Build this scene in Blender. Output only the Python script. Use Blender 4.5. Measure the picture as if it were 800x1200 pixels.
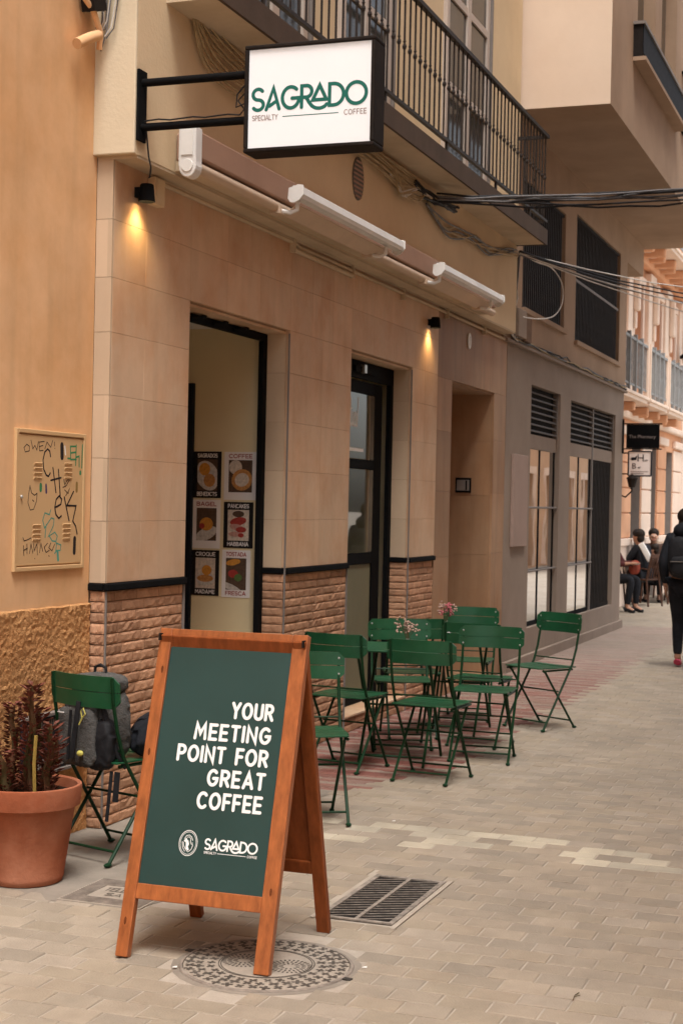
import bpy, bmesh, math, random
from mathutils import Vector, Matrix
R = math.radians
random.seed(7)
for o in list(bpy.data.objects): bpy.data.objects.remove(o)
SC = bpy.context.scene
COL = SC.collection

# ---------------------------------------------------------------- camera
cam_d = bpy.data.cameras.new('camera'); cam = bpy.data.objects.new('camera', cam_d); COL.objects.link(cam)
YAW, ROLL, PITCH = math.atan(660/1820), 0.0212, math.atan(10/1820)
right = Vector((math.cos(YAW), math.sin(YAW), 0)); fw0 = Vector((-math.sin(YAW), math.cos(YAW), 0)); upv = Vector((0, 0, 1))
F_ = math.cos(PITCH)*fw0 - math.sin(PITCH)*upv
U0 = math.cos(PITCH)*upv + math.sin(PITCH)*fw0
R_ = math.cos(ROLL)*right + math.sin(ROLL)*U0
U_ = -math.sin(ROLL)*right + math.cos(ROLL)*U0
CAMP = Vector((0, 0, 1.6))
M = Matrix((R_, U_, -F_)).transposed().to_4x4(); M.translation = CAMP
cam.matrix_world = M
cam_d.sensor_fit = 'VERTICAL'; cam_d.sensor_height = 24; cam_d.lens = 24*1820/1200
cam_d.clip_start = 0.05; cam_d.clip_end = 2000
cam_d.dof.use_dof = True; cam_d.dof.focus_distance = 6.2; cam_d.dof.aperture_fstop = 5.6
SC.camera = cam
def in_view(p, m=0.0):
    q = Vector(p) - CAMP; w = q.dot(F_)
    if w < .3: return False
    u = 400 + 1820*q.dot(R_)/w; v = 600 - 1820*q.dot(U_)/w
    return -m < u < 800+m and -m < v < 1200+m

# ---------------------------------------------------------------- sky, sun, exposure
SUN_EL, SUN_AZ = R(66), R(150)           # azimuth clockwise from +Y
w = bpy.data.worlds.new("World"); SC.world = w; w.use_nodes = True
nt = w.node_tree; bg = nt.nodes['Background']
sky = nt.nodes.new('ShaderNodeTexSky'); sky.sky_type = 'NISHITA'; sky.sun_disc = False
sky.sun_elevation = SUN_EL; sky.sun_rotation = SUN_AZ; sky.dust_density = 4; sky.air_density = 1.0; sky.ozone_density = .6
hs = nt.nodes.new('ShaderNodeHueSaturation'); hs.inputs['Saturation'].default_value = .40   # thin cloud: a nearly white sky
nt.links.new(sky.outputs[0], hs.inputs['Color']); nt.links.new(hs.outputs[0], bg.inputs['Color'])
bg.inputs['Strength'].default_value = .15
sd = bpy.data.lights.new('sun', 'SUN'); sd.energy = 1.2; sd.angle = R(20); sd.color = (1, .98, .94)
sun = bpy.data.objects.new('sun', sd); COL.objects.link(sun)
sdir = Vector((math.sin(SUN_AZ)*math.cos(SUN_EL), math.cos(SUN_AZ)*math.cos(SUN_EL), math.sin(SUN_EL)))
sun.rotation_euler = sdir.to_track_quat('Z', 'Y').to_euler()
sun.location = (0, -5, 20)
vs = SC.view_settings
vs.view_transform = 'Standard'; vs.look = 'None'; vs.gamma = 1; vs.use_curve_mapping = False
vs.exposure = 1.0

# ---------------------------------------------------------------- materials
def nd(t, k, **kw):
    n = t.nodes.new(k)
    for a, b in kw.items(): setattr(n, a, b)
    return n
def mat(name, col, rough=.7, var=.12, scale=3., bump=0., bscale=40., metal=0., col2=None, c2s=1.2, c2amt=.5, orand=0., attr=False, tint=0., coords='Object', stretch=None, spec=.15, emis=None, rvar=0., streak=0.):
    m = bpy.data.materials.new(name); m.use_nodes = True; t = m.node_tree; L = t.links.new
    bs = t.nodes['Principled BSDF']
    bs.inputs['Roughness'].default_value = rough; bs.inputs['Metallic'].default_value = metal
    bs.inputs['Specular IOR Level'].default_value = spec
    if coords == 'World':
        co = nd(t, 'ShaderNodeNewGeometry').outputs['Position']
    else:
        co = nd(t, 'ShaderNodeTexCoord').outputs['Object']
    if stretch:
        mp = nd(t, 'ShaderNodeMapping'); mp.inputs['Scale'].default_value = stretch; L(co, mp.inputs['Vector']); cs = mp.outputs[0]
    else: cs = co
    if attr:
        at = nd(t, 'ShaderNodeAttribute', attribute_name='pc'); cur = at.outputs['Color']
    else:
        rgb = nd(t, 'ShaderNodeRGB'); rgb.outputs[0].default_value = (*col, 1); cur = rgb.outputs[0]
    if col2:
        n2 = nd(t, 'ShaderNodeTexNoise'); n2.inputs['Scale'].default_value = c2s; n2.inputs['Detail'].default_value = 7; n2.inputs['Roughness'].default_value = .62
        L(cs, n2.inputs['Vector'])
        mr = nd(t, 'ShaderNodeMapRange'); mr.inputs[1].default_value = .42; mr.inputs[2].default_value = .68; mr.inputs[3].default_value = 0; mr.inputs[4].default_value = c2amt
        L(n2.outputs[0], mr.inputs[0])
        mx = nd(t, 'ShaderNodeMix', data_type='RGBA'); mx.inputs['B'].default_value = (*col2, 1)
        L(mr.outputs[0], mx.inputs['Factor']); L(cur, mx.inputs['A']); cur = mx.outputs['Result']
    n1 = nd(t, 'ShaderNodeTexNoise'); n1.inputs['Scale'].default_value = scale; n1.inputs['Detail'].default_value = 8; n1.inputs['Roughness'].default_value = .65
    L(cs, n1.inputs['Vector'])
    mr = nd(t, 'ShaderNodeMapRange'); mr.inputs[1].default_value = .3; mr.inputs[2].default_value = .7; mr.inputs[3].default_value = 1-var; mr.inputs[4].default_value = 1+var
    L(n1.outputs[0], mr.inputs[0]); val = mr.outputs[0]
    if orand:
        oi = nd(t, 'ShaderNodeObjectInfo'); mr2 = nd(t, 'ShaderNodeMapRange'); mr2.inputs[3].default_value = 1-orand; mr2.inputs[4].default_value = 1+orand
        L(oi.outputs['Random'], mr2.inputs[0]); mm = nd(t, 'ShaderNodeMath', operation='MULTIPLY'); L(val, mm.inputs[0]); L(mr2.outputs[0], mm.inputs[1]); val = mm.outputs[0]
    if tint:
        at = nd(t, 'ShaderNodeAttribute', attribute_name='tint'); ma = nd(t, 'ShaderNodeMath', operation='MULTIPLY_ADD')
        L(at.outputs['Fac'], ma.inputs[0]); ma.inputs[1].default_value = tint; ma.inputs[2].default_value = 1
        mm = nd(t, 'ShaderNodeMath', operation='MULTIPLY'); L(val, mm.inputs[0]); L(ma.outputs[0], mm.inputs[1]); val = mm.outputs[0]
    if streak:
        mp2 = nd(t, 'ShaderNodeMapping'); mp2.inputs['Scale'].default_value = (5, 5, .45); L(co, mp2.inputs['Vector'])
        n3 = nd(t, 'ShaderNodeTexNoise'); n3.inputs['Scale'].default_value = 2.0; n3.inputs['Detail'].default_value = 6; L(mp2.outputs[0], n3.inputs['Vector'])
        mr3 = nd(t, 'ShaderNodeMapRange'); mr3.inputs[1].default_value = .48; mr3.inputs[2].default_value = .72; mr3.inputs[3].default_value = 1.03; mr3.inputs[4].default_value = 1-streak
        L(n3.outputs[0], mr3.inputs[0]); mm = nd(t, 'ShaderNodeMath', operation='MULTIPLY'); L(val, mm.inputs[0]); L(mr3.outputs[0], mm.inputs[1]); val = mm.outputs[0]
    vm = nd(t, 'ShaderNodeVectorMath', operation='SCALE'); L(cur, vm.inputs[0]); L(val, vm.inputs['Scale'])
    L(vm.outputs[0], bs.inputs['Base Color'])
    if rvar:
        mr = nd(t, 'ShaderNodeMapRange'); mr.inputs[1].default_value = .3; mr.inputs[2].default_value = .7; mr.inputs[3].default_value = rough-rvar; mr.inputs[4].default_value = rough+rvar
        L(n1.outputs[0], mr.inputs[0]); L(mr.outputs[0], bs.inputs['Roughness'])
    if bump:
        nb = nd(t, 'ShaderNodeTexNoise'); nb.inputs['Scale'].default_value = bscale; nb.inputs['Detail'].default_value = 6; L(cs, nb.inputs['Vector'])
        bp = nd(t, 'ShaderNodeBump'); bp.inputs['Strength'].default_value = bump; bp.inputs['Distance'].default_value = .01
        L(nb.outputs[0], bp.inputs['Height']); L(bp.outputs[0], bs.inputs['Normal'])
    if emis:
        bs.inputs['Emission Color'].default_value = (*emis[0], 1); bs.inputs['Emission Strength'].default_value = emis[1]
    return m
def glass_mat(name, tintc=(.9, .95, .92), boost=1.7):
    m = bpy.data.materials.new(name); m.use_nodes = True; t = m.node_tree; L = t.links.new
    for n in list(t.nodes):
        if n.type != 'OUTPUT_MATERIAL': t.nodes.remove(n)
    out = [n for n in t.nodes if n.type == 'OUTPUT_MATERIAL'][0]
    fr = nd(t, 'ShaderNodeFresnel'); fr.inputs[0].default_value = 1.5
    ge = nd(t, 'ShaderNodeNewGeometry')
    inv = nd(t, 'ShaderNodeMath', operation='SUBTRACT'); inv.inputs[0].default_value = 1; L(ge.outputs['Backfacing'], inv.inputs[1])
    mu = nd(t, 'ShaderNodeMath', operation='MULTIPLY'); L(fr.outputs[0], mu.inputs[0]); L(inv.outputs[0], mu.inputs[1])
    m2 = nd(t, 'ShaderNodeMath', operation='MULTIPLY', use_clamp=True); L(mu.outputs[0], m2.inputs[0]); m2.inputs[1].default_value = boost
    tr = nd(t, 'ShaderNodeBsdfTransparent'); tr.inputs[0].default_value = (*tintc, 1)
    gl = nd(t, 'ShaderNodeBsdfGlossy'); gl.inputs['Roughness'].default_value = .02
    gn = nd(t, 'ShaderNodeTexNoise'); gn.inputs['Scale'].default_value = 2.2; gn.inputs['Detail'].default_value = 1; L(nd(t, 'ShaderNodeNewGeometry').outputs['Position'], gn.inputs['Vector'])
    gb_ = nd(t, 'ShaderNodeBump'); gb_.inputs['Strength'].default_value = .07; gb_.inputs['Distance'].default_value = .012; L(gn.outputs[0], gb_.inputs['Height']); L(gb_.outputs[0], gl.inputs['Normal'])
    mx = nd(t, 'ShaderNodeMixShader'); L(m2.outputs[0], mx.inputs[0]); L(tr.outputs[0], mx.inputs[1]); L(gl.outputs[0], mx.inputs[2]); L(mx.outputs[0], out.inputs['Surface'])
    return m

MT = {}
MT['orange'] = mat('orange_plaster', (.78, .485, .265), .9, .08, 2.2, .12, 18, col2=(.64, .345, .15), c2s=1.7, c2amt=.7, coords='World', streak=.06)
MT['rough'] = mat('roughcast', (.56, .295, .125), .95, .12, 6, .6, 110, col2=(.44, .21, .08), c2s=3, c2amt=.6, coords='World')
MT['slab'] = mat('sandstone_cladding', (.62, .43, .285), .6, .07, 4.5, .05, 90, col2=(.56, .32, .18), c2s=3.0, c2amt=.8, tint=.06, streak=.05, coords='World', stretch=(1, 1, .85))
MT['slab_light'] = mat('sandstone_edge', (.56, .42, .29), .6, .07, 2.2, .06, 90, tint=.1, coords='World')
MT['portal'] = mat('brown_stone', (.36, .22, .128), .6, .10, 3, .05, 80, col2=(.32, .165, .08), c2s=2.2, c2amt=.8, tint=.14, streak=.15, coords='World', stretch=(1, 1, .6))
MT['brick'] = mat('brick_face', (.475, .26, .155), .85, .2, 14, .4, 60, col2=(.50, .30, .185), c2s=8, c2amt=.5, orand=.15, tint=.2)
MT['mortar'] = mat('mortar', (.34, .22, .14), .95, .12, 12, .4, 120, coords='World')
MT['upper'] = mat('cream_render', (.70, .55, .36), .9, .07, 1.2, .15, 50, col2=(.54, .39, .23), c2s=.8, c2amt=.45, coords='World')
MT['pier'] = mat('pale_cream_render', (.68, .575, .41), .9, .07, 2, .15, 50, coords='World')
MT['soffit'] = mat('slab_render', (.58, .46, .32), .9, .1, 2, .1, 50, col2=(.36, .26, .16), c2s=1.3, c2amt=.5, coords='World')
MT['slabedge'] = mat('slab_edge_paint', (.085, .058, .042), .8, .15, 4, .1, 50, coords='World')
MT['grey'] = mat('grey_brown_render', (.295, .23, .182), .85, .09, 1.6, .1, 70, col2=(.23, .17, .13), c2s=.9, c2amt=.5, coords='World')
MT['tan'] = mat('tan_render', (.39, .27, .185), .9, .1, 1.5, .1, 60, col2=(.27, .175, .11), c2s=.9, c2amt=.5, coords='World')
MT['bay'] = mat('lit_end_render', (.74, .59, .46), .9, .05, 1, .08, 60, col2=(.60, .43, .31), c2s=.7, c2amt=.4, coords='World')  # paler than the bay's side: light on the near end painted in
MT['black'] = mat('black_paint', (.006, .006, .0065), .8, .2, 8, spec=.08)
MT['blackw'] = mat('dark_weathered_metal', (.018, .014, .012), .75, .3, 12, spec=.12)
MT['iron'] = mat('brown_black_iron', (.026, .019, .016), .65, .3, 10, spec=.3)
MT['dark'] = mat('interior_shade', (.015, .013, .012), .9, .2, 3)  # near-black colour stands in for shade in rooms, recesses and pit
MT['cream_in'] = mat('cream_interior_paint', (.72, .60, .37), .8, .06, 1.0, coords='World')
MT['white'] = mat('white_paint', (.75, .73, .69), .5, .06, 6)
MT['white_m'] = mat('white_powder_coat', (.72, .70, .67), .4, .08, 5)
MT['glass'] = glass_mat('window_glass'); MT['glass_shop'] = glass_mat('mirror_like_shop_glass', (.7,.72,.7), 3.0); MT['slatm'] = mat('louvre_paint', (.11,.095,.085), .6, .1, 5)
MT['oak'] = mat('orange_varnished_wood', (.32, .098, .028), .36, .3, 5, .06, 60, col2=(.17, .042, .012), c2s=4, c2amt=.45, stretch=(9, 9, .9), orand=.12, spec=.5)
MT['oakd'] = mat('dark_varnished_wood', (.24, .065, .018), .45, .22, 5, .06, 60, col2=(.13, .034, .010), c2s=4, c2amt=.5, stretch=(9, 9, .9), orand=.1)
MT['board'] = mat('green_chalk_panel', (.014, .050, .047), .36, .10, 2.5, .02, 90, rvar=.06, spec=.5)
MT['print'] = mat('white_print', (.85, .85, .82), .6, .02, 20)
MT['green'] = mat('green_gloss_paint', (.007, .072, .028), .36, .16, 9, .02, 80, col2=(.035, .10, .055), c2s=16, c2amt=.25, orand=.1, rvar=.06, spec=.5)
MT['greend'] = mat('green_painted_steel', (.008, .036, .014), .4, .25, 14, .03, 80)
MT['steel'] = mat('galvanised_rivet', (.55, .55, .52), .35, .1, 20, metal=.8)
MT['terra'] = mat('terracotta', (.31, .092, .042), .82, .2, 5, .2, 60, col2=(.44, .21, .13), c2s=2.2, c2amt=.6)
MT['soil'] = mat('potting_soil', (.035, .022, .015), 1, .4, 30, .8, 60)
MT['stem'] = mat('cactus_stem', (.09, .075, .03), .6, .3, 12, .1, 50, col2=(.16, .035, .03), c2s=6, c2amt=.8)
MT['leaf'] = mat('red_leaf', (.17, .045, .032), .55, .4, 14, col2=(.055, .045, .02), c2s=7, c2amt=.7)
MT['paver'] = mat('concrete_paver', (.3, .25, .2), .72, .13, 6, .35, 130, col2=(.245, .205, .16), c2s=.9, c2amt=.55, attr=True, rvar=.12, coords='World')
MT['joint'] = mat('sand_joint', (.42, .365, .30), .95, .12, 8, .3, 120, col2=(.33, .27, .215), c2s=1.5, c2amt=.6, coords='World')
MT['cement'] = mat('cement_patch', (.285, .245, .20), .85, .2, 3.5, .25, 80, col2=(.19, .16, .13), c2s=1.8, c2amt=.7, coords='World')
MT['iron_cover'] = mat('cast_iron', (.05, .045, .04), .6, .3, 20, .1, 60)
MT['rim_metal'] = mat('dusty_rim', (.13,.11,.09), .7, .3, 20); MT['tread'] = mat('worn_tread', (.095,.08,.066), .7, .4, 14); MT['doorpaint'] = mat('greyish_door_paint', (.50,.42,.36), .6, .08, 3); MT['rim_dust'] = mat('dust_filled_rim', (.25,.21,.175), .8, .4, 12); MT['bar_metal'] = mat('worn_bar', (.26,.225,.19), .6, .5, 30); MT['cover_dust'] = mat('dusty_iron', (.34, .29, .235), .85, .14, 12, .1, 60)
MT['cable'] = mat('tan_cable', (.40, .30, .17), .7, .25, 9)
MT['cable_b'] = mat('black_cable', (.02, .019, .02), .5, .3, 9)
MT['cable_g'] = mat('grey_cable', (.13, .125, .125), .5, .3, 9)
MT['cable_w'] = mat('white_cable', (.62, .58, .53), .5, .15, 9)
MT['brownfab'] = mat('brown_awning_casing', (.36, .22, .155), .75, .12, 3)
MT['creamtube'] = mat('cream_awning_tube', (.60, .46, .34), .6, .08, 4)
MT['signface'] = mat('lit_acrylic', (.78, .79, .80), .3, .02, 3, emis=((.90, .97, 1), .10))
MT['teal'] = mat('teal_print', (.02, .15, .12), .5, .03, 10)
MT['greyprint'] = mat('grey_print', (.34, .28, .26), .5, .03, 10)
MT['salmon'] = mat('salmon_stucco', (.72, .40, .24), .85, .10, 1.5, .1, 50, col2=(.58, .29, .16), c2s=1, c2amt=.5, coords='World')
MT['salmonl'] = mat('pale_stucco', (.80, .64, .52), .85, .08, 2, .1, 50, coords='World')
MT['door_red'] = mat('red_brown_shutter', (.33, .09, .04), .6, .15, 4)
MT['frame_grey'] = mat('grey_window_frame', (.22, .19, .17), .6, .1, 5)
MT['iron_pale'] = mat('pale_iron', (.27, .28, .28), .55, .15, 8)
MT['bag'] = mat('grey_ripstop', (.085, .082, .077), .8, .35, 16, .6, 130)
MT['bagd'] = mat('black_nylon', (.018, .018, .02), .6, .3, 15, .2, 60)
MT['navy'] = mat('navy_painted_steel', (.010, .013, .020), .6, .25, 8, spec=.2)
MT['jacket'] = mat('black_cloth', (.016, .017, .021), .8, .3, 14, .25, 50)
MT['skin'] = mat('skin', (.50, .28, .19), .5, .08, 10)
MT['hair'] = mat('dark_hair', (.02, .013, .009), .6, .3, 40, .3, 90)
MT['brownwood'] = mat('dark_brown_chair', (.075, .035, .022), .5, .2, 8)
MT['opp'] = mat('opposite_plaster', (.60, .40, .26), .9, .1, 1, col2=(.5, .31, .19), c2s=.8, c2amt=.5, coords='World')

# ---------------------------------------------------------------- mesh builder
WL = {}
class MB:
    def __init__(s): s.v = []; s.f = []; s.t = []
    def add(s, vs_, fs, t=None):
        b = len(s.v); s.v += [tuple(p) for p in vs_]
        for f in fs: s.f.append(tuple(i+b for i in f)); s.t.append(t)
        return s
    def box(s, x0, x1, y0, y1, z0, z1, t=None):
        return s.add([(x0,y0,z0),(x1,y0,z0),(x1,y1,z0),(x0,y1,z0),(x0,y0,z1),(x1,y0,z1),(x1,y1,z1),(x0,y1,z1)],
            [(0,3,2,1),(4,5,6,7),(0,1,5,4),(1,2,6,5),(2,3,7,6),(3,0,4,7)], t)
    def rbox(s, c, size, m=None, t=None):
        hx, hy, hz = [a/2 for a in size]; m = m or Matrix()
        ps = [Vector(c) + m.to_3x3() @ Vector((a*hx, b*hy, d*hz)) for d in (-1, 1) for a, b in ((-1,-1),(1,-1),(1,1),(-1,1))]
        return s.add(ps, [(0,3,2,1),(4,5,6,7),(0,1,5,4),(1,2,6,5),(2,3,7,6),(3,0,4,7)], t)
    def beam(s, a, b, wx, wy, up=(0,0,1)):
        a = Vector(a); b = Vector(b); d = (b-a).normalized(); u = Vector(up)
        if abs(d.dot(u)) > .98: u = Vector((0,1,0))
        x = d.cross(u).normalized(); y = x.cross(d).normalized()
        ps = [p + x*i*wx/2 + y*j*wy/2 for p in (a, b) for i, j in ((-1,-1),(1,-1),(1,1),(-1,1))]
        return s.add(ps, [(0,1,2,3),(7,6,5,4),(0,4,5,1),(1,5,6,2),(2,6,7,3),(3,7,4,0)])
    def tube(s, pts, r, n=8, cap=True):
        pts = [Vector(p) for p in pts]; k = len(pts); rs = r if isinstance(r, (list, tuple)) else [r]*k
        T = []
        for i in range(k):
            d = (pts[min(i+1,k-1)]-pts[max(i-1,0)]); T.append(d.normalized() if d.length > 1e-9 else Vector((0,0,1)))
        u = T[0].cross(Vector((0,0,1)))
        if u.length < .05: u = T[0].cross(Vector((0,1,0)))
        u.normalize(); vs_ = []
        for i in range(k):
            u = (u - T[i]*u.dot(T[i])).normalized(); w_ = T[i].cross(u)
            for j in range(n):
                a = 2*math.pi*j/n; vs_.append(pts[i] + (u*math.cos(a)+w_*math.sin(a))*rs[i])
        fs = [(i*n+j, i*n+(j+1)%n, (i+1)*n+(j+1)%n, (i+1)*n+j) for i in range(k-1) for j in range(n)]
        if cap: fs += [tuple(range(n-1,-1,-1)), tuple((k-1)*n+j for j in range(n))]
        return s.add(vs_, fs)
    def lathe(s, prof, n=32, c=(0,0,0), axis=None):
        c = Vector(c); m = axis or Matrix(); vs_ = []
        for r, z in prof:
            for j in range(n):
                a = 2*math.pi*j/n; vs_.append(c + m.to_3x3() @ Vector((r*math.cos(a), r*math.sin(a), z)))
        k = len(prof)
        fs = [(i*n+j, i*n+(j+1)%n, (i+1)*n+(j+1)%n, (i+1)*n+j) for i in range(k-1) for j in range(n)]
        if prof[0][0] > 1e-6: fs.append(tuple(range(n-1,-1,-1)))
        if prof[-1][0] > 1e-6: fs.append(tuple((k-1)*n+j for j in range(n)))
        return s.add(vs_, fs)
    def prism(s, poly, o, u, v, nrm, th):
        o, u, v, nrm = Vector(o), Vector(u), Vector(v), Vector(nrm); k = len(poly)
        a = [o+u*p[0]+v*p[1] for p in poly]; b = [p+nrm*th for p in a]
        return s.add(a+b, [tuple(range(k-1,-1,-1)), tuple(range(k,2*k))] + [(i,(i+1)%k,k+(i+1)%k,k+i) for i in range(k)])
    def ell(s, c, r, n=12, m_=8, mtx=None):
        prof = [(math.sin(math.pi*i/m_), -math.cos(math.pi*i/m_)) for i in range(m_+1)]
        b = MB().lathe(prof, n); m3 = (mtx or Matrix()).to_3x3()
        return s.add([Vector(c)+m3 @ Vector((p[0]*r[0], p[1]*r[1], p[2]*r[2])) for p in b.v], b.f)
    def mesh(s, name, m, smooth=False, off=(0,0,0)):
        me = bpy.data.meshes.new(name); o = Vector(off)
        me.from_pydata([tuple(Vector(p)-o) for p in s.v], [], s.f)
        if any(t is not None for t in s.t):
            if isinstance(next(t for t in s.t if t is not None), (tuple, list)):
                at = me.attributes.new('pc', 'FLOAT_COLOR', 'FACE')
                for i, t in enumerate(s.t): at.data[i].color = (*(t or (.3,.25,.2)), 1)
            else:
                at = me.attributes.new('tint', 'FLOAT', 'FACE')
                for i, t in enumerate(s.t): at.data[i].value = t or 0.
        me.materials.append(m)
        if smooth:
            me.polygons.foreach_set('use_smooth', [True]*len(me.polygons)); me.set_sharp_from_angle(angle=R(40))
        me.update(); return me
    def build(s, name, m, parent=None, smooth=False, bevel=0, seg=2, stuff=False, label=None):
        off = WL.get(parent.name, Vector()) if parent else Vector()
        o = bpy.data.objects.new(name, s.mesh(name, MT[m] if isinstance(m, str) else m, smooth, off)); COL.objects.link(o)
        if parent: o.parent = parent
        WL[o.name] = off.copy()
        if bevel:
            bm = o.modifiers.new('bevel', 'BEVEL'); bm.width = bevel; bm.segments = seg; bm.limit_method = 'ANGLE'; bm.angle_limit = R(35)
        if stuff: o['kind'] = 'stuff'
        if label: o['label'] = label
        return o
def thing(name, label, cat, loc=(0,0,0), group=None, rz=0):
    o = bpy.data.objects.new(name, None); COL.objects.link(o); o.location = loc; o.rotation_euler.z = rz; o.empty_display_size = .1
    o['label'] = label; o['category'] = cat
    if group: o['group'] = group
    WL[o.name] = Vector(loc); return o
def tag(o, label, cat, group=None):
    o['label'] = label; o['category'] = cat
    if group: o['group'] = group
    return o
def struct(o): o['kind'] = 'structure'; return o
def inst(name, me, parent, loc, rz=0, scale=None):      # a piece sharing mesh data
    o = bpy.data.objects.new(name, me); COL.objects.link(o)
    o.parent = parent; o.location = Vector(loc) - (WL.get(parent.name, Vector()) if parent else Vector()); o.rotation_euler.z = rz
    if scale: o.scale = scale
    WL[o.name] = Vector(loc); return o
KIDS = {}
def copy_tree(o, parent=None, _kids=None):
    kids = _kids if _kids is not None else {}
    if _kids is None:
        for c in bpy.data.objects:
            if c.parent: kids.setdefault(c.parent.name, []).append(c)
    c = o.copy(); COL.objects.link(c)
    if parent: c.parent = parent
    for ch in kids.get(o.name, []): copy_tree(ch, c, kids)
    return c

# ---------------------------------------------------------------- stroke lettering
def A_(cx, cy, rx, ry, a0, a1, n=12):
    return [(cx+rx*math.cos(R(a0+(a1-a0)*i/n)), cy+ry*math.sin(R(a0+(a1-a0)*i/n))) for i in range(n+1)]
GL = {
 'A': (.62, [[(0,0),(.31,1),(.62,0)], [(.12,.3),(.5,.3)]]),
 'B': (.52, [[(.2,.53),(0,.53),(0,1)]+[(.2,1)]+A_(.24,.765,.24,.235,90,-90), [(0,.53),(0,0)]+A_(.25,.265,.27,.265,-90,90)]),
 'C': (.6, [A_(.34,.5,.34,.5,48,312,18)]),
 'D': (.58, [[(0,0),(0,1)]+A_(.18,.5,.4,.5,90,-90,16)+[(0,0)]]),
 'E': (.45, [[(.45,1),(0,1),(0,0),(.45,0)], [(0,.5),(.4,.5)]]),
 'F': (.43, [[(.43,1),(0,1),(0,0)], [(0,.5),(.38,.5)]]),
 'G': (.64, [A_(.33,.5,.33,.5,48,335,18)+[(.64,.46),(.38,.46)]]),
 'H': (.55, [[(0,0),(0,1)], [(.55,0),(.55,1)], [(0,.5),(.55,.5)]]),
 'I': (0.0, [[(0,0),(0,1)]]),
 'J': (.4, [[(.4,1)]+A_(.2,.22,.2,.22,0,-160)]),
 'K': (.52, [[(0,0),(0,1)], [(.5,1),(.02,.45)], [(.16,.6),(.52,0)]]),
 'L': (.42, [[(0,1),(0,0),(.42,0)]]),
 'M': (.72, [[(0,0),(.07,1),(.36,.35),(.65,1),(.72,0)]]),
 'N': (.56, [[(0,0),(0,1),(.56,0),(.56,1)]]),
 'O': (.68, [A_(.34,.5,.34,.5,0,360,24)]),
 'P': (.5, [[(0,0),(0,1)]+[(.2,1)]+A_(.24,.73,.26,.27,90,-90)+[(.03,.46)]]),
 'Q': (.68, [A_(.34,.5,.34,.5,0,360,24), [(.45,.22),(.68,-.05)]]),
 'R': (.52, [[(0,0),(0,1)]+[(.2,1)]+A_(.24,.74,.26,.26,90,-90)+[(.03,.48)], [(.26,.46),(.52,0)]]),
 'S': (.5, [A_(.25,.745,.24,.255,35,270,14)+A_(.25,.245,.25,.245,90,-145,14)[1:]]),
 'T': (.5, [[(0,1),(.5,1)], [(.25,1),(.25,0)]]),
 'U': (.54, [[(0,1)]+A_(.27,.27,.27,.27,180,360)+[(.54,1)]]),
 'V': (.58, [[(0,1),(.29,0),(.58,1)]]),
 'Y': (.56, [[(0,1),(.28,.48),(.56,1)], [(.28,.48),(.28,0)]]),
 '!': (0.0, [[(0,1),(0,.35)], [(0,.06),(0,0)]]),
 '&': (.5, [A_(.25,.75,.2,.25,-60,240)+[(.5,0)]]),
 ' ': (.3, []),
}
def ribbon(pts, wd, closed=False, caps=True):
    """flat strip of width wd along 2-D points: returns (verts2d, faces)"""
    P = [Vector((p[0], p[1])) for p in pts]
    Q = [P[0]]
    for p in P[1:]:
        if (p-Q[-1]).length > 1e-5: Q.append(p)
    P = Q; k = len(P)
    if k > 3 and (P[0]-P[-1]).length < 1e-4: closed = True; P = P[:-1]; k -= 1
    V = []
    for i in range(k):
        if closed: a, b = P[i-1], P[(i+1) % k]
        else: a, b = P[max(i-1,0)], P[min(i+1,k-1)]
        d1 = (P[i]-a); d2 = (b-P[i])
        d1 = d1.normalized() if d1.length > 1e-7 else d2.normalized(); d2 = d2.normalized() if d2.length > 1e-7 else d1
        n1 = Vector((-d1.y, d1.x)); n2 = Vector((-d2.y, d2.x)); mm = n1+n2
        if mm.length < .2: mm = n1
        mm.normalize(); l = wd/2/max(mm.dot(n1), .38)
        V += [P[i]+mm*l, P[i]-mm*l]
    F = [(2*i, 2*i+1, 2*((i+1)%k)+1, 2*((i+1)%k)) for i in range(k if closed else k-1)]
    if not closed and caps:
        for e, ang in ((0, 1), (k-1, -1)):
            d = (P[1]-P[0]).normalized() if e == 0 else (P[-1]-P[-2]).normalized()
            n_ = Vector((-d.y, d.x)); b = len(V); m = 5; dd = -d if e == 0 else d
            for j in range(1, m): V.append(P[e] + n_*wd/2*math.cos(math.pi*j/m) + dd*wd/2*math.sin(math.pi*j/m))
            ring = [2*e]+[b+j for j in range(m-1)]+[2*e+1]
            F.append(tuple(ring) if e == 0 else tuple(reversed(ring)))
    return V, [tuple(reversed(f)) for f in F]
def strokes(mb, polys, O, U, V, N, wd, eps=.00025):
    O, U, V, N = Vector(O), Vector(U), Vector(V), Vector(N)
    for i, pl in enumerate(polys):
        vs_, fs = ribbon(pl, wd)
        m_ = max(len(vs_), 1); mb.add([O+U*p.x+V*p.y+N*(eps*((i % 5)+.8*j/m_)) for j, p in enumerate(vs_)], fs)
    return mb
def layout(txt, gap=.16):
    x = 0; out = []
    for ch in txt:
        wd, ps = GL[ch]
        out += [[(p[0]+x, p[1]) for p in pl] for pl in ps]; x += wd+gap
    return out, x-gap
def fit(txt, w_, h_, gap=.16, x0=0, y0=0):
    ps, W = layout(txt, gap)
    return [[(x0+p[0]*w_/max(W,.01), y0+p[1]*h_) for p in pl] for pl in ps]
def smooth_pts(pts, n=5):
    P = [Vector(p) for p in pts]; out = []
    for i in range(len(P)-1):
        a, b, c, d = P[max(i-1,0)], P[i], P[i+1], P[min(i+2,len(P)-1)]
        for k in range(n):
            t = k/n; out.append(.5*((2*b)+(c-a)*t+(2*a-5*b+4*c-d)*t*t+(3*b-a-3*c+d)*t**3))
    return out+[P[-1]]
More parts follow.
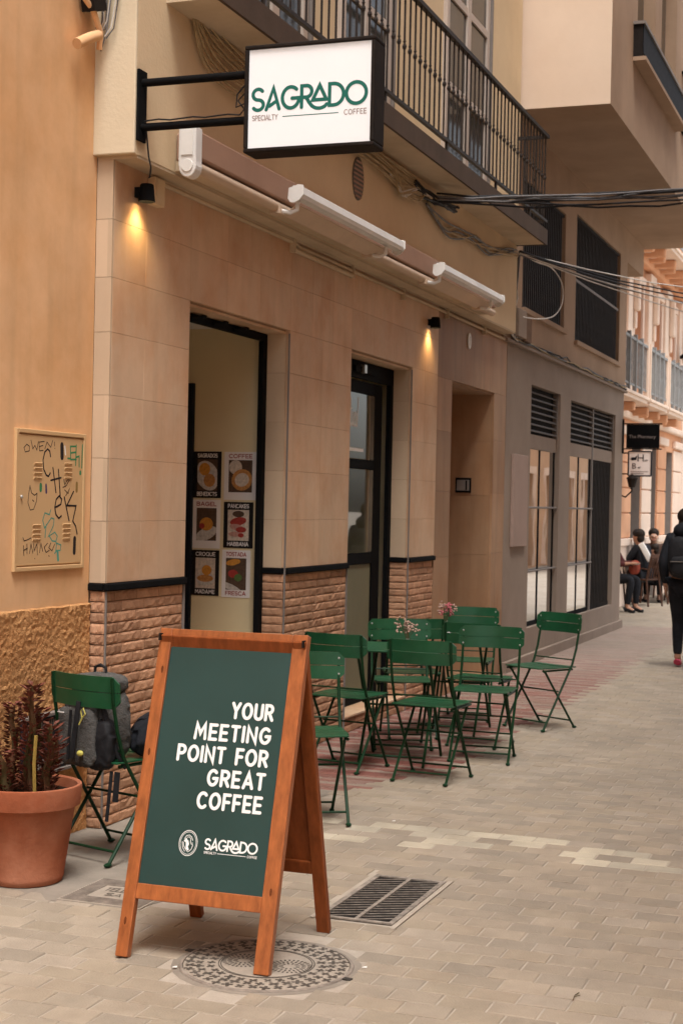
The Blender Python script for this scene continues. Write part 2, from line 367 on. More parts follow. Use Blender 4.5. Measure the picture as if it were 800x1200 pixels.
def logo(w_, x0=0, y0=0):
    """the SAGRADO word mark: S A G R, a raised triangle carried by a swoosh, D O"""
    ps, x = [], 0
    for ch in 'SAGR':
        g = GL[ch]
        if ch == 'A': ps += [[(x+.0,0),(x+.36,1),(x+.66,0)], [(x+.16,.16),(x+.46,.34)]]; x += .66+.16
        elif ch == 'R':
            ps += [[(x,0),(x,1),(x+.2,1)]+[(a+x,b) for a, b in A_(.24,.73,.27,.27,90,-90)]+[(x+.05,.46)]]
            sw = [(x+.22,.46),(x+.38,.2),(x+.52,.03)]+[(a+x,b) for a, b in A_(.88,.2,.42,.3,215,335,14)]
            ps.append(sw); x += .56
        else: ps += [[(p[0]*(1.3 if ch == 'G' else 1.1)+x, p[1]) for p in pl] for pl in g[1]]; x += g[0]*(1.3 if ch == 'G' else 1.1)+.15
    ps.append([(x,.3),(x+.34,.98),(x+.68,.3),(x,.3)]); x += .68+.16
    for ch in 'DO':
        g = GL[ch]; f = 1.2 if ch == 'D' else 1.45
        ps += [[(p[0]*f+x, p[1]) for p in pl] for pl in g[1]]; x += g[0]*f+.14
    W = x-.14; s = w_/W
    return [[(x0+p[0]*s, y0+p[1]*s) for p in pl] for pl in ps], s

# ================================================================ SETTING: ground
g = MB().box(-300, 300, -300, 300, -.06, -.02); struct(g.build('ground', 'joint'))
pave = struct(MB().box(-9, 2.0, -6, 60, -.05, -.0035).build('pavement', 'joint'))
CUT = [(-2.125,-1.775,5.60,6.37), (-3.16,-2.755,5.41,5.83)]
MH = (-2.04, 4.965, .30)
def cut(x, y):
    if x < -2.74-.14*math.sin(y*3.1) and 5.46 < y < 6.45: return True
    if x < -2.98-.1*math.sin(y*2.3) and 6.4 < y < 8.1: return True
    return False
def is_red(x, y): return x < -2.62+.02*math.sin(y) and y > 8.1+2.0*max(0, x+2.97) and y < 21.5
def is_pale(x, y):
    if not (-2.72 < x < .5): return False
    c = 7.14-.16*(x+2.5)*.55+.02
    if abs(y-c-.12) < .19: return rnd.random() < .66
    if abs(y-c-.12) < .33: return rnd.random() < .16
    return False
rnd = random.Random(3)
beige = [(.345,.285,.217),(.325,.272,.21),(.36,.298,.228),(.31,.26,.20),(.34,.278,.207),(.355,.298,.234),(.325,.27,.202),(.295,.25,.196)]
pale = [(.50,.44,.335),(.43,.385,.30),(.53,.47,.36)]
reds = [(.235,.095,.074),(.185,.070,.056),(.26,.145,.118),(.275,.205,.165),(.25,.104,.083)]
def paver_mb(lx, ly, c, mb=None, o=(0,0,0), tilt=(0,0)):
    mb = mb or MB(); hx, hy = lx/2, ly/2; ch = .004
    vs_ = [(o[0]+a*hx, o[1]+b*hy, o[2]-.012) for a, b in ((-1,-1),(1,-1),(1,1),(-1,1))]
    vs_ += [(o[0]+a*hx, o[1]+b*hy, o[2]-.0025) for a, b in ((-1,-1),(1,-1),(1,1),(-1,1))]
    vs_ += [(o[0]+a*(hx-ch), o[1]+b*(hy-ch), o[2]+tilt[0]*a+tilt[1]*b) for a, b in ((-1,-1),(1,-1),(1,1),(-1,1))]
    fs = [(8,9,10,11)]+[(i,(i+1)%4,4+(i+1)%4,4+i) for i in range(4)]+[(4+i,4+(i+1)%4,8+(i+1)%4,8+i) for i in range(4)]
    return mb.add(vs_, fs, c)
HOLES = [(-2.130,-1.770,5.595,6.377), (-3.15,-2.76,5.42,5.82)]
def clip(x, y, lx, ly):
    bs_ = [(x-lx/2, x+lx/2, y-ly/2, y+ly/2)]
    for a, b, c, d in HOLES:
        nb = []
        for (p, q_, r, s_) in bs_:
            if q_ <= a or p >= b or s_ <= c or r >= d: nb.append((p,q_,r,s_)); continue
            if p < a: nb.append((p,a,r,s_))
            if q_ > b: nb.append((b,q_,r,s_))
            if r < c: nb.append((max(p,a),min(q_,b),r,c))
            if s_ > d: nb.append((max(p,a),min(q_,b),d,s_))
        bs_ = nb
    out = []
    for (p, q_, r, s_) in bs_:
        dy = 0 if r < MH[1] < s_ else min(abs(r-MH[1]), abs(s_-MH[1]))
        if dy < .315:
            ch = math.sqrt(.315**2-dy*dy); a, b = MH[0]-ch, MH[0]+ch
            if q_ > a and p < b:
                if p < a-.02: out.append((p,a,r,s_))
                if q_ > b+.02: out.append((b,q_,r,s_))
                continue
        out.append((p,q_,r,s_))
    return [((p+q_)/2, (r+s_)/2, q_-p, s_-r) for (p,q_,r,s_) in out if q_-p > .018 and s_-r > .018]
PL, PW = .165, .12
plist = []
for j in range(int((31-3.4)/PW)):
    y = 3.4+j*PW
    xm = -math.tan(R(7.0))*y+.5
    for i in range(int((xm+5.6)/PL)+2):
        x = -5.6+i*PL+(PL/2 if j % 2 else 0)+.012*math.sin(j*1.7)
        if x < -3.72 and y < 21.3: continue
        if cut(x, y): continue
        if is_red(x, y):
            for k in (0, 1):
                plist.append((x+(.04 if k else 0), y-.03+.06*k, PL-.003, .055, 'r', (0,1,4,3,0,2,1,3)[(2*j+k) % 8] if rnd.random() < .8 else rnd.randrange(5)))
        else:
            kk = ('p', rnd.randrange(3)) if is_pale(x, y) else ('b', rnd.randrange(8))
            for (cx, cy, lx, ly) in clip(x, y, PL-.006, PW-.006): plist.append((cx, cy, round(lx, 4), round(ly, 4), *kk))
for y_ in [5.555+.12*k for k in range(8)]:
    for xa, xb in ((-2.30,-2.131),(-1.769,-1.60)): pass
pm = {}
def pal(t, c): return {'b': beige, 'p': pale, 'r': reds}[t][c]
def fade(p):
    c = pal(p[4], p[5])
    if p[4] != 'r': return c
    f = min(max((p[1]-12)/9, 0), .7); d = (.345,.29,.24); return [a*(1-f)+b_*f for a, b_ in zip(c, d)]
vis = sorted([p for p in plist if in_view((p[0], p[1], 0), -8) and p[4] != 'r'], key=lambda p: (Vector((p[0], p[1], 0))-CAMP).length)
near = set(id(p) for p in vis[:300])
fld = MB()
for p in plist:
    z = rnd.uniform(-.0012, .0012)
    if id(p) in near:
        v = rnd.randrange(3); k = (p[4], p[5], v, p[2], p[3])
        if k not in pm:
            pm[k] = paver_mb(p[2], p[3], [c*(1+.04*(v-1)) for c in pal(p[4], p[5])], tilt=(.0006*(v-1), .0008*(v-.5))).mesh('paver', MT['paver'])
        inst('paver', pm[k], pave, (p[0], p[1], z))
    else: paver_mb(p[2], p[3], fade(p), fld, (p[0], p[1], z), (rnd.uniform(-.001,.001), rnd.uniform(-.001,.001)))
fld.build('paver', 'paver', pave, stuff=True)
cem = MB()
cem.add([(-3.62,5.42,-.001),(-2.80,5.40,-.001),(-2.66,5.9,-.001),(-2.78,6.42,-.001),(-2.95,6.5,-.001),(-3.0,7.4,-.001),(-2.93,8.12,-.001),(-3.62,8.14,-.001),(-3.71,6.6,-.001),(-3.71,5.42,-.001)], [tuple(range(10))])
k = 28; cem.add([(MH[0]+.33*math.cos(2*math.pi*i/k), MH[1]+.33*math.sin(2*math.pi*i/k), -.0025) for i in range(k)], [tuple(range(k))])
cem.build('cement_patch', 'cement', pave)

# ================================================================ manhole, grate, utility cover
t = thing('manhole_cover', 'round cast iron manhole cover with rings of cross marks under the sign board', 'manhole cover', (MH[0], MH[1], 0))
MB().lathe([(0,.0035),(.285,.0035),(.288,.001),(.288,-.003)], 48, (MH[0],MH[1],0)).build('cover_disc', 'cover_dust', t)
MB().lathe([(.290,-.002),(.290,.0030),(.300,.0030),(.303,-.002)], 48, (MH[0],MH[1],0)).build('rim', 'rim_dust', t)
pt = MB(); zz = .0046
def cross(cx, cy, a, s):
    for q in (0, 1):
        ca, sa = math.cos(a+q*1.45), math.sin(a+q*1.45)
        l, wv = s, s*.30
        pt.add([(cx+ca*l*i-sa*wv*j, cy+sa*l*i+ca*wv*j, zz+.0004*q) for i, j in ((-1,-1),(1,-1),(1,1),(-1,1))], [(0,1,2,3)])
for r_, n_, s_ in ((.268,38,.019),(.230,33,.0185),(.192,27,.0175)):
    for i in range(n_):
        a = 2*math.pi*i/n_+r_*40; cross(MH[0]+(r_+rnd.uniform(-.006,.006))*math.cos(a), MH[1]+(r_+rnd.uniform(-.006,.006))*math.sin(a), rnd.uniform(0,3), s_*rnd.uniform(.85,1.1))
for cxo in (-.085, .085):
    for r_ in (.03, .05, .07):
        for i in range(int(r_*420)):
            a = 2*math.pi*i/int(r_*420)
            if abs(cxo+r_*math.cos(a)) < .012: continue
            ca, sa = math.cos(a), math.sin(a); cx, cy = MH[0]+cxo+r_*ca, MH[1]+r_*sa
            pt.add([(cx+ca*.0075*i_-sa*.0032*j, cy+sa*.0075*i_+ca*.0032*j, zz) for i_, j in ((-1,-1),(1,-1),(1,1),(-1,1))], [(0,1,2,3)])
for r_ in (.158, .166):
    pt.add([(MH[0]+q*math.cos(2*math.pi*i/40), MH[1]+q*math.sin(2*math.pi*i/40), zz) for q in (r_-.002, r_+.002) for i in range(40)], [(i,(i+1)%40,40+(i+1)%40,40+i) for i in range(40)])
pt.build('tread_pattern', 'tread', t, stuff=True)
for a in (R(-8), R(172)):
    MB().rbox((MH[0]+.315*math.cos(a), MH[1]+.315*math.sin(a), .001), (.03,.022,.005), Matrix.Rotation(a, 4, 'Z')).build('lug', 'iron_cover', t)
t = thing('drain_grate', 'rectangular dark iron drain grate with diagonal bars, set in the pavers with pale mortar', 'drain grate', (-1.95,5.985,0))
MB().box(-2.10,-1.80,5.62,6.35,-.0006,.0002).build('pit_shade', 'dark', t)  # thin dark sheet stands in for the shade down the drain
f = MB(); f.box(-2.105,-2.083,5.62,6.35,0,.006); f.box(-1.817,-1.795,5.62,6.35,0,.006); f.box(-2.083,-1.817,5.62,5.64,0,.006); f.box(-2.083,-1.817,6.33,6.35,0,.006); f.box(-1.958,-1.942,5.64,6.33,.0005,.0065)
f.build('grate_frame', 'bar_metal', t)
bars = []
for sx in ((-2.083,-1.958), (-1.942,-1.817)):
    for i in range(16):
        y = 5.644+i*.0415
        b = MB().beam((sx[0]+.001, y, .003), (sx[1]-.001, min(y+.062, 6.328), .003), .0036, .003)
        b.build('grate_bar', 'bar_metal', t)
MB().box(-2.128,-2.107,5.60,6.375,-.0004,.003).build('mortar_border', 'joint', t)
MB().box(-1.793,-1.772,5.57,6.375,-.0004,.0032).build('mortar_border', 'joint', t)
t = thing('utility_cover', 'square ribbed metal utility cover behind the left leg of the sign board', 'access cover', (-2.955,5.62,0))
MB().box(-3.14,-2.77,5.43,5.81,-.004,.002).build('cover_plate', 'rim_metal' if False else 'cover_dust', t)
rb = MB()
for i in range(22):
    y = 5.445+i*.0165
    if 5.52 < y < 5.70: rb.box(-3.13,-3.06,y,y+.007,.002,.0052); rb.box(-2.85,-2.78,y,y+.007,.002,.0052)
    else: rb.box(-3.13,-2.78,y,y+.007,.002,.0052)
rb.build('rib', 'rim_dust', t, stuff=True)
strokes(MB(), fit('TELECO', .16, .05, x0=0, y0=0)+fit('SA', .07, .04, x0=.04, y0=-.07), (-3.035,5.625,.003), (1,0,0), (0,1,0), (0,0,1), .006).build('lettering', 'rim_metal', t)

# ================================================================ CAFE BUILDING
FX = -3.62
cafe = thing('cafe_building', 'cafe building with pale stone slab frontage, brick dado, black framed openings and balcony above', 'building', (FX, 6.68, 0))
WY = [(6.68,7.54), (8.98,10.12), (11.53,12.22)]
core = MB()
for a, b in WY: core.box(-3.79,-3.6345,a+.002,b-.002,0,1.155); core.box(-3.79,-3.646,a+.002,b-.002,1.155,2.66)
core.box(-3.79,-3.646,6.682,12.218,2.66,3.249)
core.box(-3.79,-3.644,12.222,12.668,0,3.249); core.box(-3.79,-3.644,14.102,14.548,0,3.249); core.box(-3.79,-3.644,12.668,14.102,2.64,3.249)
core.build('wall', 'mortar', cafe)
def slab(y0, y1, z0, z1, m='slab', x0=-3.645, x1=FX, j=.0007):
    return MB().box(x0, x1, y0+j, y1-j, z0+j, z1-j, rnd.uniform(-1, 1)).build('stone_slab', m, cafe, bevel=.0008, seg=1)
rows = [(1.19,1.49),(1.49,1.795),(1.795,2.10),(2.10,2.405),(2.405,2.67),(2.67,2.95),(2.95,3.25)]
cols = {0: [6.68,7.02,7.54], 1: [8.98,9.55,10.12], 2: [11.53,11.87,12.22]}
for i, (a, b) in enumerate(WY):
    for (z0, z1) in rows[:5]:
        c = cols[i]
        for q in range(len(c)-1): slab(c[q], c[q+1], z0, z1)
lin = [6.68,7.02,7.54,8.02,8.50,8.98,9.36,9.74,10.12,10.59,11.06,11.53,11.87,12.22]
for q in range(len(lin)-1): slab(lin[q], lin[q+1], 2.67, 2.95); slab(lin[q], lin[q+1], 2.95, 3.25)
for z0, z1 in rows:                                   # corner return and reveals
    zb = min(z1, 3.25)
    MB().box(-3.708, -3.6455, 6.664, 6.679, z0+.001, zb-.001, rnd.uniform(-1,1)).build('stone_slab', 'slab_light', cafe)
    MB().box(-3.6453, -3.6215, 6.664, 6.6805, z0+.001, zb-.001, rnd.uniform(-1,1)).build('stone_slab', 'slab_light', cafe)
for yj in (8.98, 11.53):
    for z0, z1 in rows[:5]:
        MB().box(-3.80, -3.6455, yj-.010, yj+.0015, z0+.001, z1-.001, rnd.uniform(-1,1)).build('stone_slab', 'slab_light', cafe)
for y0, y1 in ((7.54,8.97), (10.12,11.52)):
    MB().box(-3.80,-3.6455,y0,y1,2.648,2.6605).build('lintel_soffit', 'slab', cafe)
for z in (1.49, 2.105):                                # portal stones round the apartment door
    pass
pr = [(0,.62),(.62,1.17),(1.17,1.72),(1.72,2.22),(2.22,2.66)]
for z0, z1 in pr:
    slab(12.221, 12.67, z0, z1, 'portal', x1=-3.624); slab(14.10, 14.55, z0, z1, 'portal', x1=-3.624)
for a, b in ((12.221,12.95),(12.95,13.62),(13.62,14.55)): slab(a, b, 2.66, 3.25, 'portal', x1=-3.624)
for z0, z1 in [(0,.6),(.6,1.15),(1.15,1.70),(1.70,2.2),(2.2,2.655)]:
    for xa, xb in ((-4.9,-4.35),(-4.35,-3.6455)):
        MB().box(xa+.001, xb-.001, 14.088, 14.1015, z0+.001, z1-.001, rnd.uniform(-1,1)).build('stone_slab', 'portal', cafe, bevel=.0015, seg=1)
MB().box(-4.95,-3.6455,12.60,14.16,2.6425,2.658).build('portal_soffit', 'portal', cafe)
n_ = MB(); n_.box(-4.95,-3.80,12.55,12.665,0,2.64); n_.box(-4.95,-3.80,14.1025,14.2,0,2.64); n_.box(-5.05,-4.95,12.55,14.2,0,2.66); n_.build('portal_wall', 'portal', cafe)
MB().box(-4.948,-4.90,12.8,13.9,.05,2.3).build('apartment_door', 'oakd', cafe)
MB().box(-4.94,-3.63,12.67,14.09,-.01,.06).build('door_step', 'portal', cafe)
# dado trim
for bx_ in [(-3.63,-3.602,a-(.02 if i == 0 else 0),b) for i, (a, b) in enumerate(WY)]+[(-3.712,-3.631,6.652,6.672),(-3.80,-3.631,8.958,8.978),(-3.80,-3.631,11.508,11.528)]:
    MB().box(*bx_,1.152,1.188).build('dado_trim', 'black', cafe, bevel=.006)
for bx_ in ((-3.626,-3.6175,6.6735,6.682,0,1.15),(-3.626,-3.6165,8.969,8.976,0,2.65),(-3.626,-3.6165,11.519,11.526,0,2.65),(-3.64,-3.6165,7.5385,7.5435,0,1.15),(-3.64,-3.6165,10.1185,10.1235,0,1.15)):
    MB().box(*bx_).build('corner_trim', 'frame_grey', cafe)
# bricks
def brick_mesh(seed):
    q = random.Random(seed); mb = MB(); ny, nz = 6, 3; hl, hh = .1165, .0232
    ys = [-hl+2*hl*i/ny for i in range(ny+1)]; zs = [-hh, -hh*.55, hh*.55, hh]
    idx = {}; vs_ = []
    for j, z in enumerate(zs):
        for i, y in enumerate(ys):
            edge = i in (0, ny) or j in (0, 3)
            x = q.uniform(.000,.0025) if edge else .0045+q.uniform(-.0018,.0016)
            if not edge and q.random() < .1: x -= .0035
            idx[i, j] = len(vs_); vs_.append((x, y+(0 if i in (0,ny) else q.uniform(-.006,.006)), z+(0 if j in (0,3) else q.uniform(-.003,.003))))
    fs = [(idx[i,j], idx[i+1,j], idx[i+1,j+1], idx[i,j+1]) for j in range(3) for i in range(ny)]
    ring = [idx[i,0] for i in range(ny+1)]+[idx[ny,j] for j in range(1,4)]+[idx[i,3] for i in range(ny-1,-1,-1)]+[idx[0,j] for j in (2,1)]
    b = len(vs_)
    for k_ in ring: p = vs_[k_]; vs_.append((-.014, p[1], p[2]))
    m_ = len(ring); fs += [(ring[i], b+i, b+(i+1)%m_, ring[(i+1)%m_]) for i in range(m_)]
    tv = q.uniform(-1, 1)
    return mb.add(vs_, fs, tv)
BM = [brick_mesh(s).mesh('brick', MT['brick'], smooth=False) for s in range(14)]
BMB = [brick_mesh(s) for s in range(14)]
bl = []
def wall_bricks(o, d, L, rz, z0=0, nrow=22, key=0):
    for r_ in range(nrow):
        z = z0+.0262+r_*.0523; s = -rnd.uniform(.02,.22) if L > .25 else 0
        while s < L-.015:
            ln = .2385 if L > .25 else L
            a, b = max(s, 0), min(s+ln, L); s += ln
            if b-a < .03: continue
            c = Vector(o)+Vector(d)*((a+b)/2); bl.append((c.x, c.y, z, rz, (b-a-.005)/.233, key))
X1 = -3.6285
wall_bricks((X1,6.682,0), (0,1,0), .852, 0)
wall_bricks((-3.708,6.672,0), (1,0,0), .084, R(-90))
wall_bricks((X1,8.985,0), (0,1,0), 1.13, 0)
wall_bricks((-3.79,8.974,0), (1,0,0), .16, R(-90))
wall_bricks((X1,11.535,0), (0,1,0), .682, 0)
wall_bricks((X1,7.545,0), (0,1,0), 1.42, 0, 0, 2)
wall_bricks((X1,10.125,0), (0,1,0), 1.39, 0, 0, 2)
wall_bricks((-3.79,11.524,0), (1,0,0), .16, R(-90))
rest = MB()
for i, (x, y, z, rz, s, k) in enumerate(bl):
    q = rnd.randrange(14)
    if i < 299: inst('brick', BM[q], cafe, (x, y, z), rz, (1, s, 1))
    else:
        m3 = Matrix.Rotation(rz, 3, 'Z')
        rest.add([Vector((x, y, z))+m3 @ Vector((p[0], p[1]*s, p[2])) for p in BMB[q].v], BMB[q].f, BMB[q].t[0])
rest.build('brick', 'brick', cafe, stuff=True)
for a, b in ((7.542,8.965),(10.122,11.515)):
    MB().box(-4.9,-3.642,a,b,-.01,.1045).build('door_sill', 'slab', cafe); MB().box(-3.80,-3.616,a+.003,b-.003,.105,.118).build('sill_edge', 'slab', cafe)
# interior rooms
ro = MB()
ro.box(-7.0,-3.7905,8.984,9.06,0,2.69); ro.box(-7.0,-3.7905,11.60,11.68,0,2.69); ro.box(-7.0,-3.80,7.3,7.38,0,2.69)
ro.box(-7.1,-7.0,7.3,11.68,0,2.69)
ro.build('interior_wall', 'cream_in', cafe)
MB().box(-7.1,-3.7905,7.3,11.68,2.69,2.75).build('interior_ceiling', 'white', cafe)
MB().box(-7.0,-4.9,7.38,11.6,.03,.09).build('interior_floor', 'portal', cafe)
# opening 1 : black frame, dark panel
f1 = MB(); f1.box(-3.80,-3.765,7.545,8.967,2.60,2.645); f1.box(-3.80,-3.765,8.905,8.967,.12,2.60); f1.box(-3.80,-3.765,7.545,7.60,.12,2.60)
dfr = f1.build('door_frame', 'black', cafe, bevel=.003)
for y in (7.95, 8.25, 8.55):
    MB().tube([(-3.755,y-.12,2.615),(-3.735,y-.02,2.63),(-3.75,y+.06,2.645)], .012, 6).build('closer_arm', 'black', dfr)
MB().box(-4.60,-4.262,8.952,8.9835,.1,2.345).build('dark_side_panel', 'navy', cafe, bevel=.003)
# opening 2 : black glazed door leaf
d2 = MB(); d2.box(-3.80,-3.765,10.125,11.512,2.52,2.645); d2.box(-3.80,-3.765,11.44,11.512,.12,2.52); d2.box(-3.80,-3.765,10.125,10.18,.12,2.52)
dfr2 = d2.build('door_frame', 'black', cafe, bevel=.003)
MB().box(-3.765,-3.74,10.56,11.05,2.56,2.60).build('closer_arm', 'black', dfr2)
MB().rbox((-3.735,10.72,2.585),(.03,.05,.06)).build('bell', 'steel', dfr2)
lf = MB()
X0, X2 = -3.835, -3.80
lf.box(X0,X2,11.17,11.35,.12,2.51); lf.box(X0,X2,10.19,10.27,.12,2.51); lf.box(X0,X2,10.27,11.17,2.42,2.51); lf.box(X0,X2,10.27,11.17,1.86,1.93); lf.box(X0,X2,10.27,11.17,1.15,1.235); lf.box(X0,X2,10.27,11.17,.12,.2)
leaf = lf.build('glazed_door', 'black', cafe, bevel=.003)
for z0, z1 in ((1.935,2.415), (1.24,1.855)): MB().box(-3.806,-3.802,10.272,11.168,z0,z1).build('pane', 'glass', leaf)
MB().box(-3.826,-3.812,10.272,11.168,.202,1.148).build('door_panel', mat('olive_panel', (.20,.185,.115), .6, .06, 3), leaf)
def script(txt, s):   # loose hand lettering
    h = {'R': [[(0,0),(.1,1.1)]+A_(.2,.85,.3,.26,100,-80)+[(.12,.58),(.5,0)]], 'i': [[(0,.6),(-.06,.1),(.05,0),(.16,.1)], [(0,.8),(0,.84)]], 't': [[(.1,1.15),(0,.1),(.1,0),(.2,.1)], [(-.12,.7),(.25,.75)]],
         'u': [[(0,.6),(-.03,.15),(.08,0),(.22,.15),(.28,.6),(.26,.1),(.36,0)]], 'a': [A_(.15,.3,.16,.3,60,360)+[(.31,.6),(.3,.1),(.4,0)]], 'l': [[(0,0),(.12,1.25)]]}
    x = 0; out = []
    for ch in txt: out += [[((p[0]+x)*s*.72, p[1]*s) for p in pl] for pl in h[ch]]; x += {'R': .62, 'i': .25, 't': .3, 'u': .45, 'a': .5, 'l': .2}[ch]
    return out
strokes(MB(), script('Ritual', .17), (-3.801,10.52,2.17), (0,1,0), (0,0,1), (1,0,0), .014).build('lettering', 'print', leaf)
MB().box(-3.8015,-3.8005,10.55,10.93,1.985,2.01).build('rule', 'print', leaf)

# upper storey
up = MB(); up.box(-9,-3.49,6.64,14.33,3.25,13.0); up.build('upper_wall', 'upper', cafe)
pc = MB(); pc.box(-3.712,-3.4895,6.620,6.6395,3.25,13.0); pc.build('corner_pier', 'pier', cafe, bevel=.006)
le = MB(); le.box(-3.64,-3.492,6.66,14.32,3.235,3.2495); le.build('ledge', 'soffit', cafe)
# oval vent
v = MB()
ov = [( .14*math.cos(a)*.78, .145*math.sin(a)) for a in [2*math.pi*i/28 for i in range(28)]]
v.prism([(p[0]*1.0, p[1]) for p in ov], (-3.4895,9.80,3.775), (0,1,0), (0,0,1), (1,0,0), .006)
vent = v.build('vent_grille', 'rim_metal', cafe)
for i in range(9):
    z = -.115+i*.029; hw = .105*math.sqrt(max(0,1-(z/.145)**2))
    MB().rbox((-3.4815,9.80,3.77+z),(.006,2*hw-.012,.012),Matrix.Rotation(R(35),4,'Y')).build('slat', 'brownfab', vent)
# balcony
BX = -3.20
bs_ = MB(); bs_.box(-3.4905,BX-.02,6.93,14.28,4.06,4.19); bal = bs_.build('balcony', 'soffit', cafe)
MB().box(BX-.0195,BX,6.92,14.30,4.055,4.195).build('slab_edge', 'slabedge', bal)
MB().box(-3.4905,BX-.02,14.281,14.30,4.055,4.195).build('slab_edge', 'slabedge', bal)
rl = MB(); rl.box(BX-.035,BX+.005,7.10,14.29,5.045,5.075); rl.box(BX-.03,BX,7.10,14.29,4.262,4.285); rl.box(-3.49,BX-.035,14.255,14.29,5.045,5.075); rl.box(-3.49,BX-.03,14.26,14.29,4.262,4.285)
rl.build('rail', 'iron', bal)
def baluster(h0, h1):
    mb = MB(); mb.tube([(0,0,h0),(0,0,h1)], .0075, 6)
    zm = (h0+h1)/2+.0; mb.ell((0,0,zm), (.016,.016,.022), 6, 4); mb.ell((0,0,zm+.035), (.012,.012,.009), 6, 4)
    return mb
bme = baluster(4.285, 5.045).mesh('baluster', MT['iron'])
for i in range(60): inst('baluster', bme, bal, (BX-.016, 7.16+i*.1195, 0))
for i in range(2): inst('baluster', bme, bal, (-3.32-.1*i, 14.272, 0))
for y in (7.5, 9.52, 10.95, 12.4, 13.6):
    MB().beam((BX-.015,y,4.19),(BX-.015,y+.005,4.27),.02,.02).build('rail_foot', 'iron', bal)
# balcony doors
for y0, y1 in ((7.75,8.75),(9.35,10.35),(11.72,13.02)):
    d = MB(); z0, z1 = 4.20, 6.6
    for a, b in ((y0,y0+.07),(y1-.07,y1),((y0+y1)/2-.05,(y0+y1)/2+.05)): d.box(-3.489,-3.455,a,b,z0,z1)
    for z in (z0, 4.9, 5.62, z1-.07):
        d.box(-3.488,-3.458,y0+.07,(y0+y1)/2-.05,z,z+.06); d.box(-3.488,-3.458,(y0+y1)/2+.05,y1-.07,z,z+.06)
    dd = d.build('balcony_door', 'doorpaint', cafe)
    for a, b in ((y0+.07,(y0+y1)/2-.05),((y0+y1)/2+.05,y1-.07)): MB().box(-3.4885,-3.474,a,b,z0+.06,z1-.07).build('pane', mat('dim_curtained_glass', (.055,.05,.042), .08, .2, 2), dd)
    MB().box(-3.489,-3.44,y1+.03,y1+.06,4.2,6.8).build('downpipe', 'frame_grey', cafe)

# ================================================================ ORANGE BUILDING
OX = -3.71
org = thing('orange_building', 'orange plastered building at the left with rough textured lower wall', 'building', (OX, 5.2, 0))
ow = MB(); ow.box(-9,OX,-14,6.663,1.08,13.0); ow.build('wall', 'orange', org)  # unseen run behind the camera, extended to cut sky light
rg = MB(); q = random.Random(5)
from mathutils import noise
Y0, Y1, Z1 = 3.6, 6.664, 1.095; ny, nz = 380, 140
for j in range(nz+1):
    for i in range(ny+1):
        y = Y0+(Y1-Y0)*i/ny; z = Z1*j/nz
        n1 = noise.noise((y*38, z*38, 0)); n2 = noise.noise((y*75, z*75, 3)); n3 = noise.noise((y*7, z*7, 9))
        x = OX+.010+.004*max(n1,-.35)+.0065*max(n2,-.5)+.005*n3
        if j == nz: x = OX-.002; 
        if i in (0,): x = OX-.002
        rg.v.append((x, y, z+(.006*noise.noise((y*9,1,1)) if j > nz-3 else 0)))
for j in range(nz):
    for i in range(ny):
        a = j*(ny+1)+i; rg.f.append((a,a+1,a+ny+2,a+ny+1)); rg.t.append(None)
rg.build('roughcast_wall', 'rough', org, smooth=True)
MB().box(-9,OX-.004,-6,6.66,-.02,1.08).build('wall_base', 'rough', org)
# utility cabinet door with graffiti
cb = MB(); y0, y1, z0, z1 = 5.965, 6.585, 1.265, 1.905
cb.box(OX,OX+.016,y0,y0+.02,z0,z1); cb.box(OX,OX+.016,y1-.02,y1,z0,z1); cb.box(OX,OX+.016,y0+.02,y1-.02,z1-.02,z1); cb.box(OX,OX+.016,y0+.02,y1-.02,z0,z0+.02)
pnl = MB().box(OX,OX+.011,y0+.025,y1-.025,z0+.025,z1-.025).build('cabinet_door', mat('cream_painted_panel', (.64,.42,.215), .55, .06, 3, col2=(.56,.35,.17), c2s=3, c2amt=.4, coords='World'), org, bevel=.003)
cabf = cb.build('cabinet_frame', pnl.data.materials[0], org, bevel=.003)
PXo = OX+.0113
def gp(x, y):      # sketch coordinates on the door (490 x 960) to metres
    u = (x-50)/490; v = (y-105-.1*(x-50)*(1-(y-105)/980))/ (985-.0*x)
    return (.565*u, .585*(1-v))
def graf(polys, wd, m, nm='graffiti'):
    for i, pl in enumerate(polys): strokes(MB(), [[gp(*p) for p in pl]], (PXo+.00012*(i % 7),5.992,1.292), (0,1,0), (0,0,1), (1,0,0), wd, .0001).build(nm, m, pnl)
MT['ink'] = mat('black_marker', (.02,.016,.018), .6); MT['gink'] = mat('green_marker', (.05,.25,.11), .6); MT['tink'] = mat('teal_spray', (.09,.33,.25), .6)
graf([[(285,275),(278,235),(262,218),(240,240),(228,300),(235,370),(255,415),(272,425),(285,400)], [(305,360),(318,450),(332,548)], [(348,375),(357,470),(366,575)], [(290,455),(370,437)],
      [(330,660),(372,640),(378,600),(358,575),(335,600),(325,660),(335,715),(358,745),(378,728)], [(398,585),(420,680),(440,765)], [(472,545),(420,650),(495,655),(470,770),(495,810),(508,870)]], .0085, 'ink')
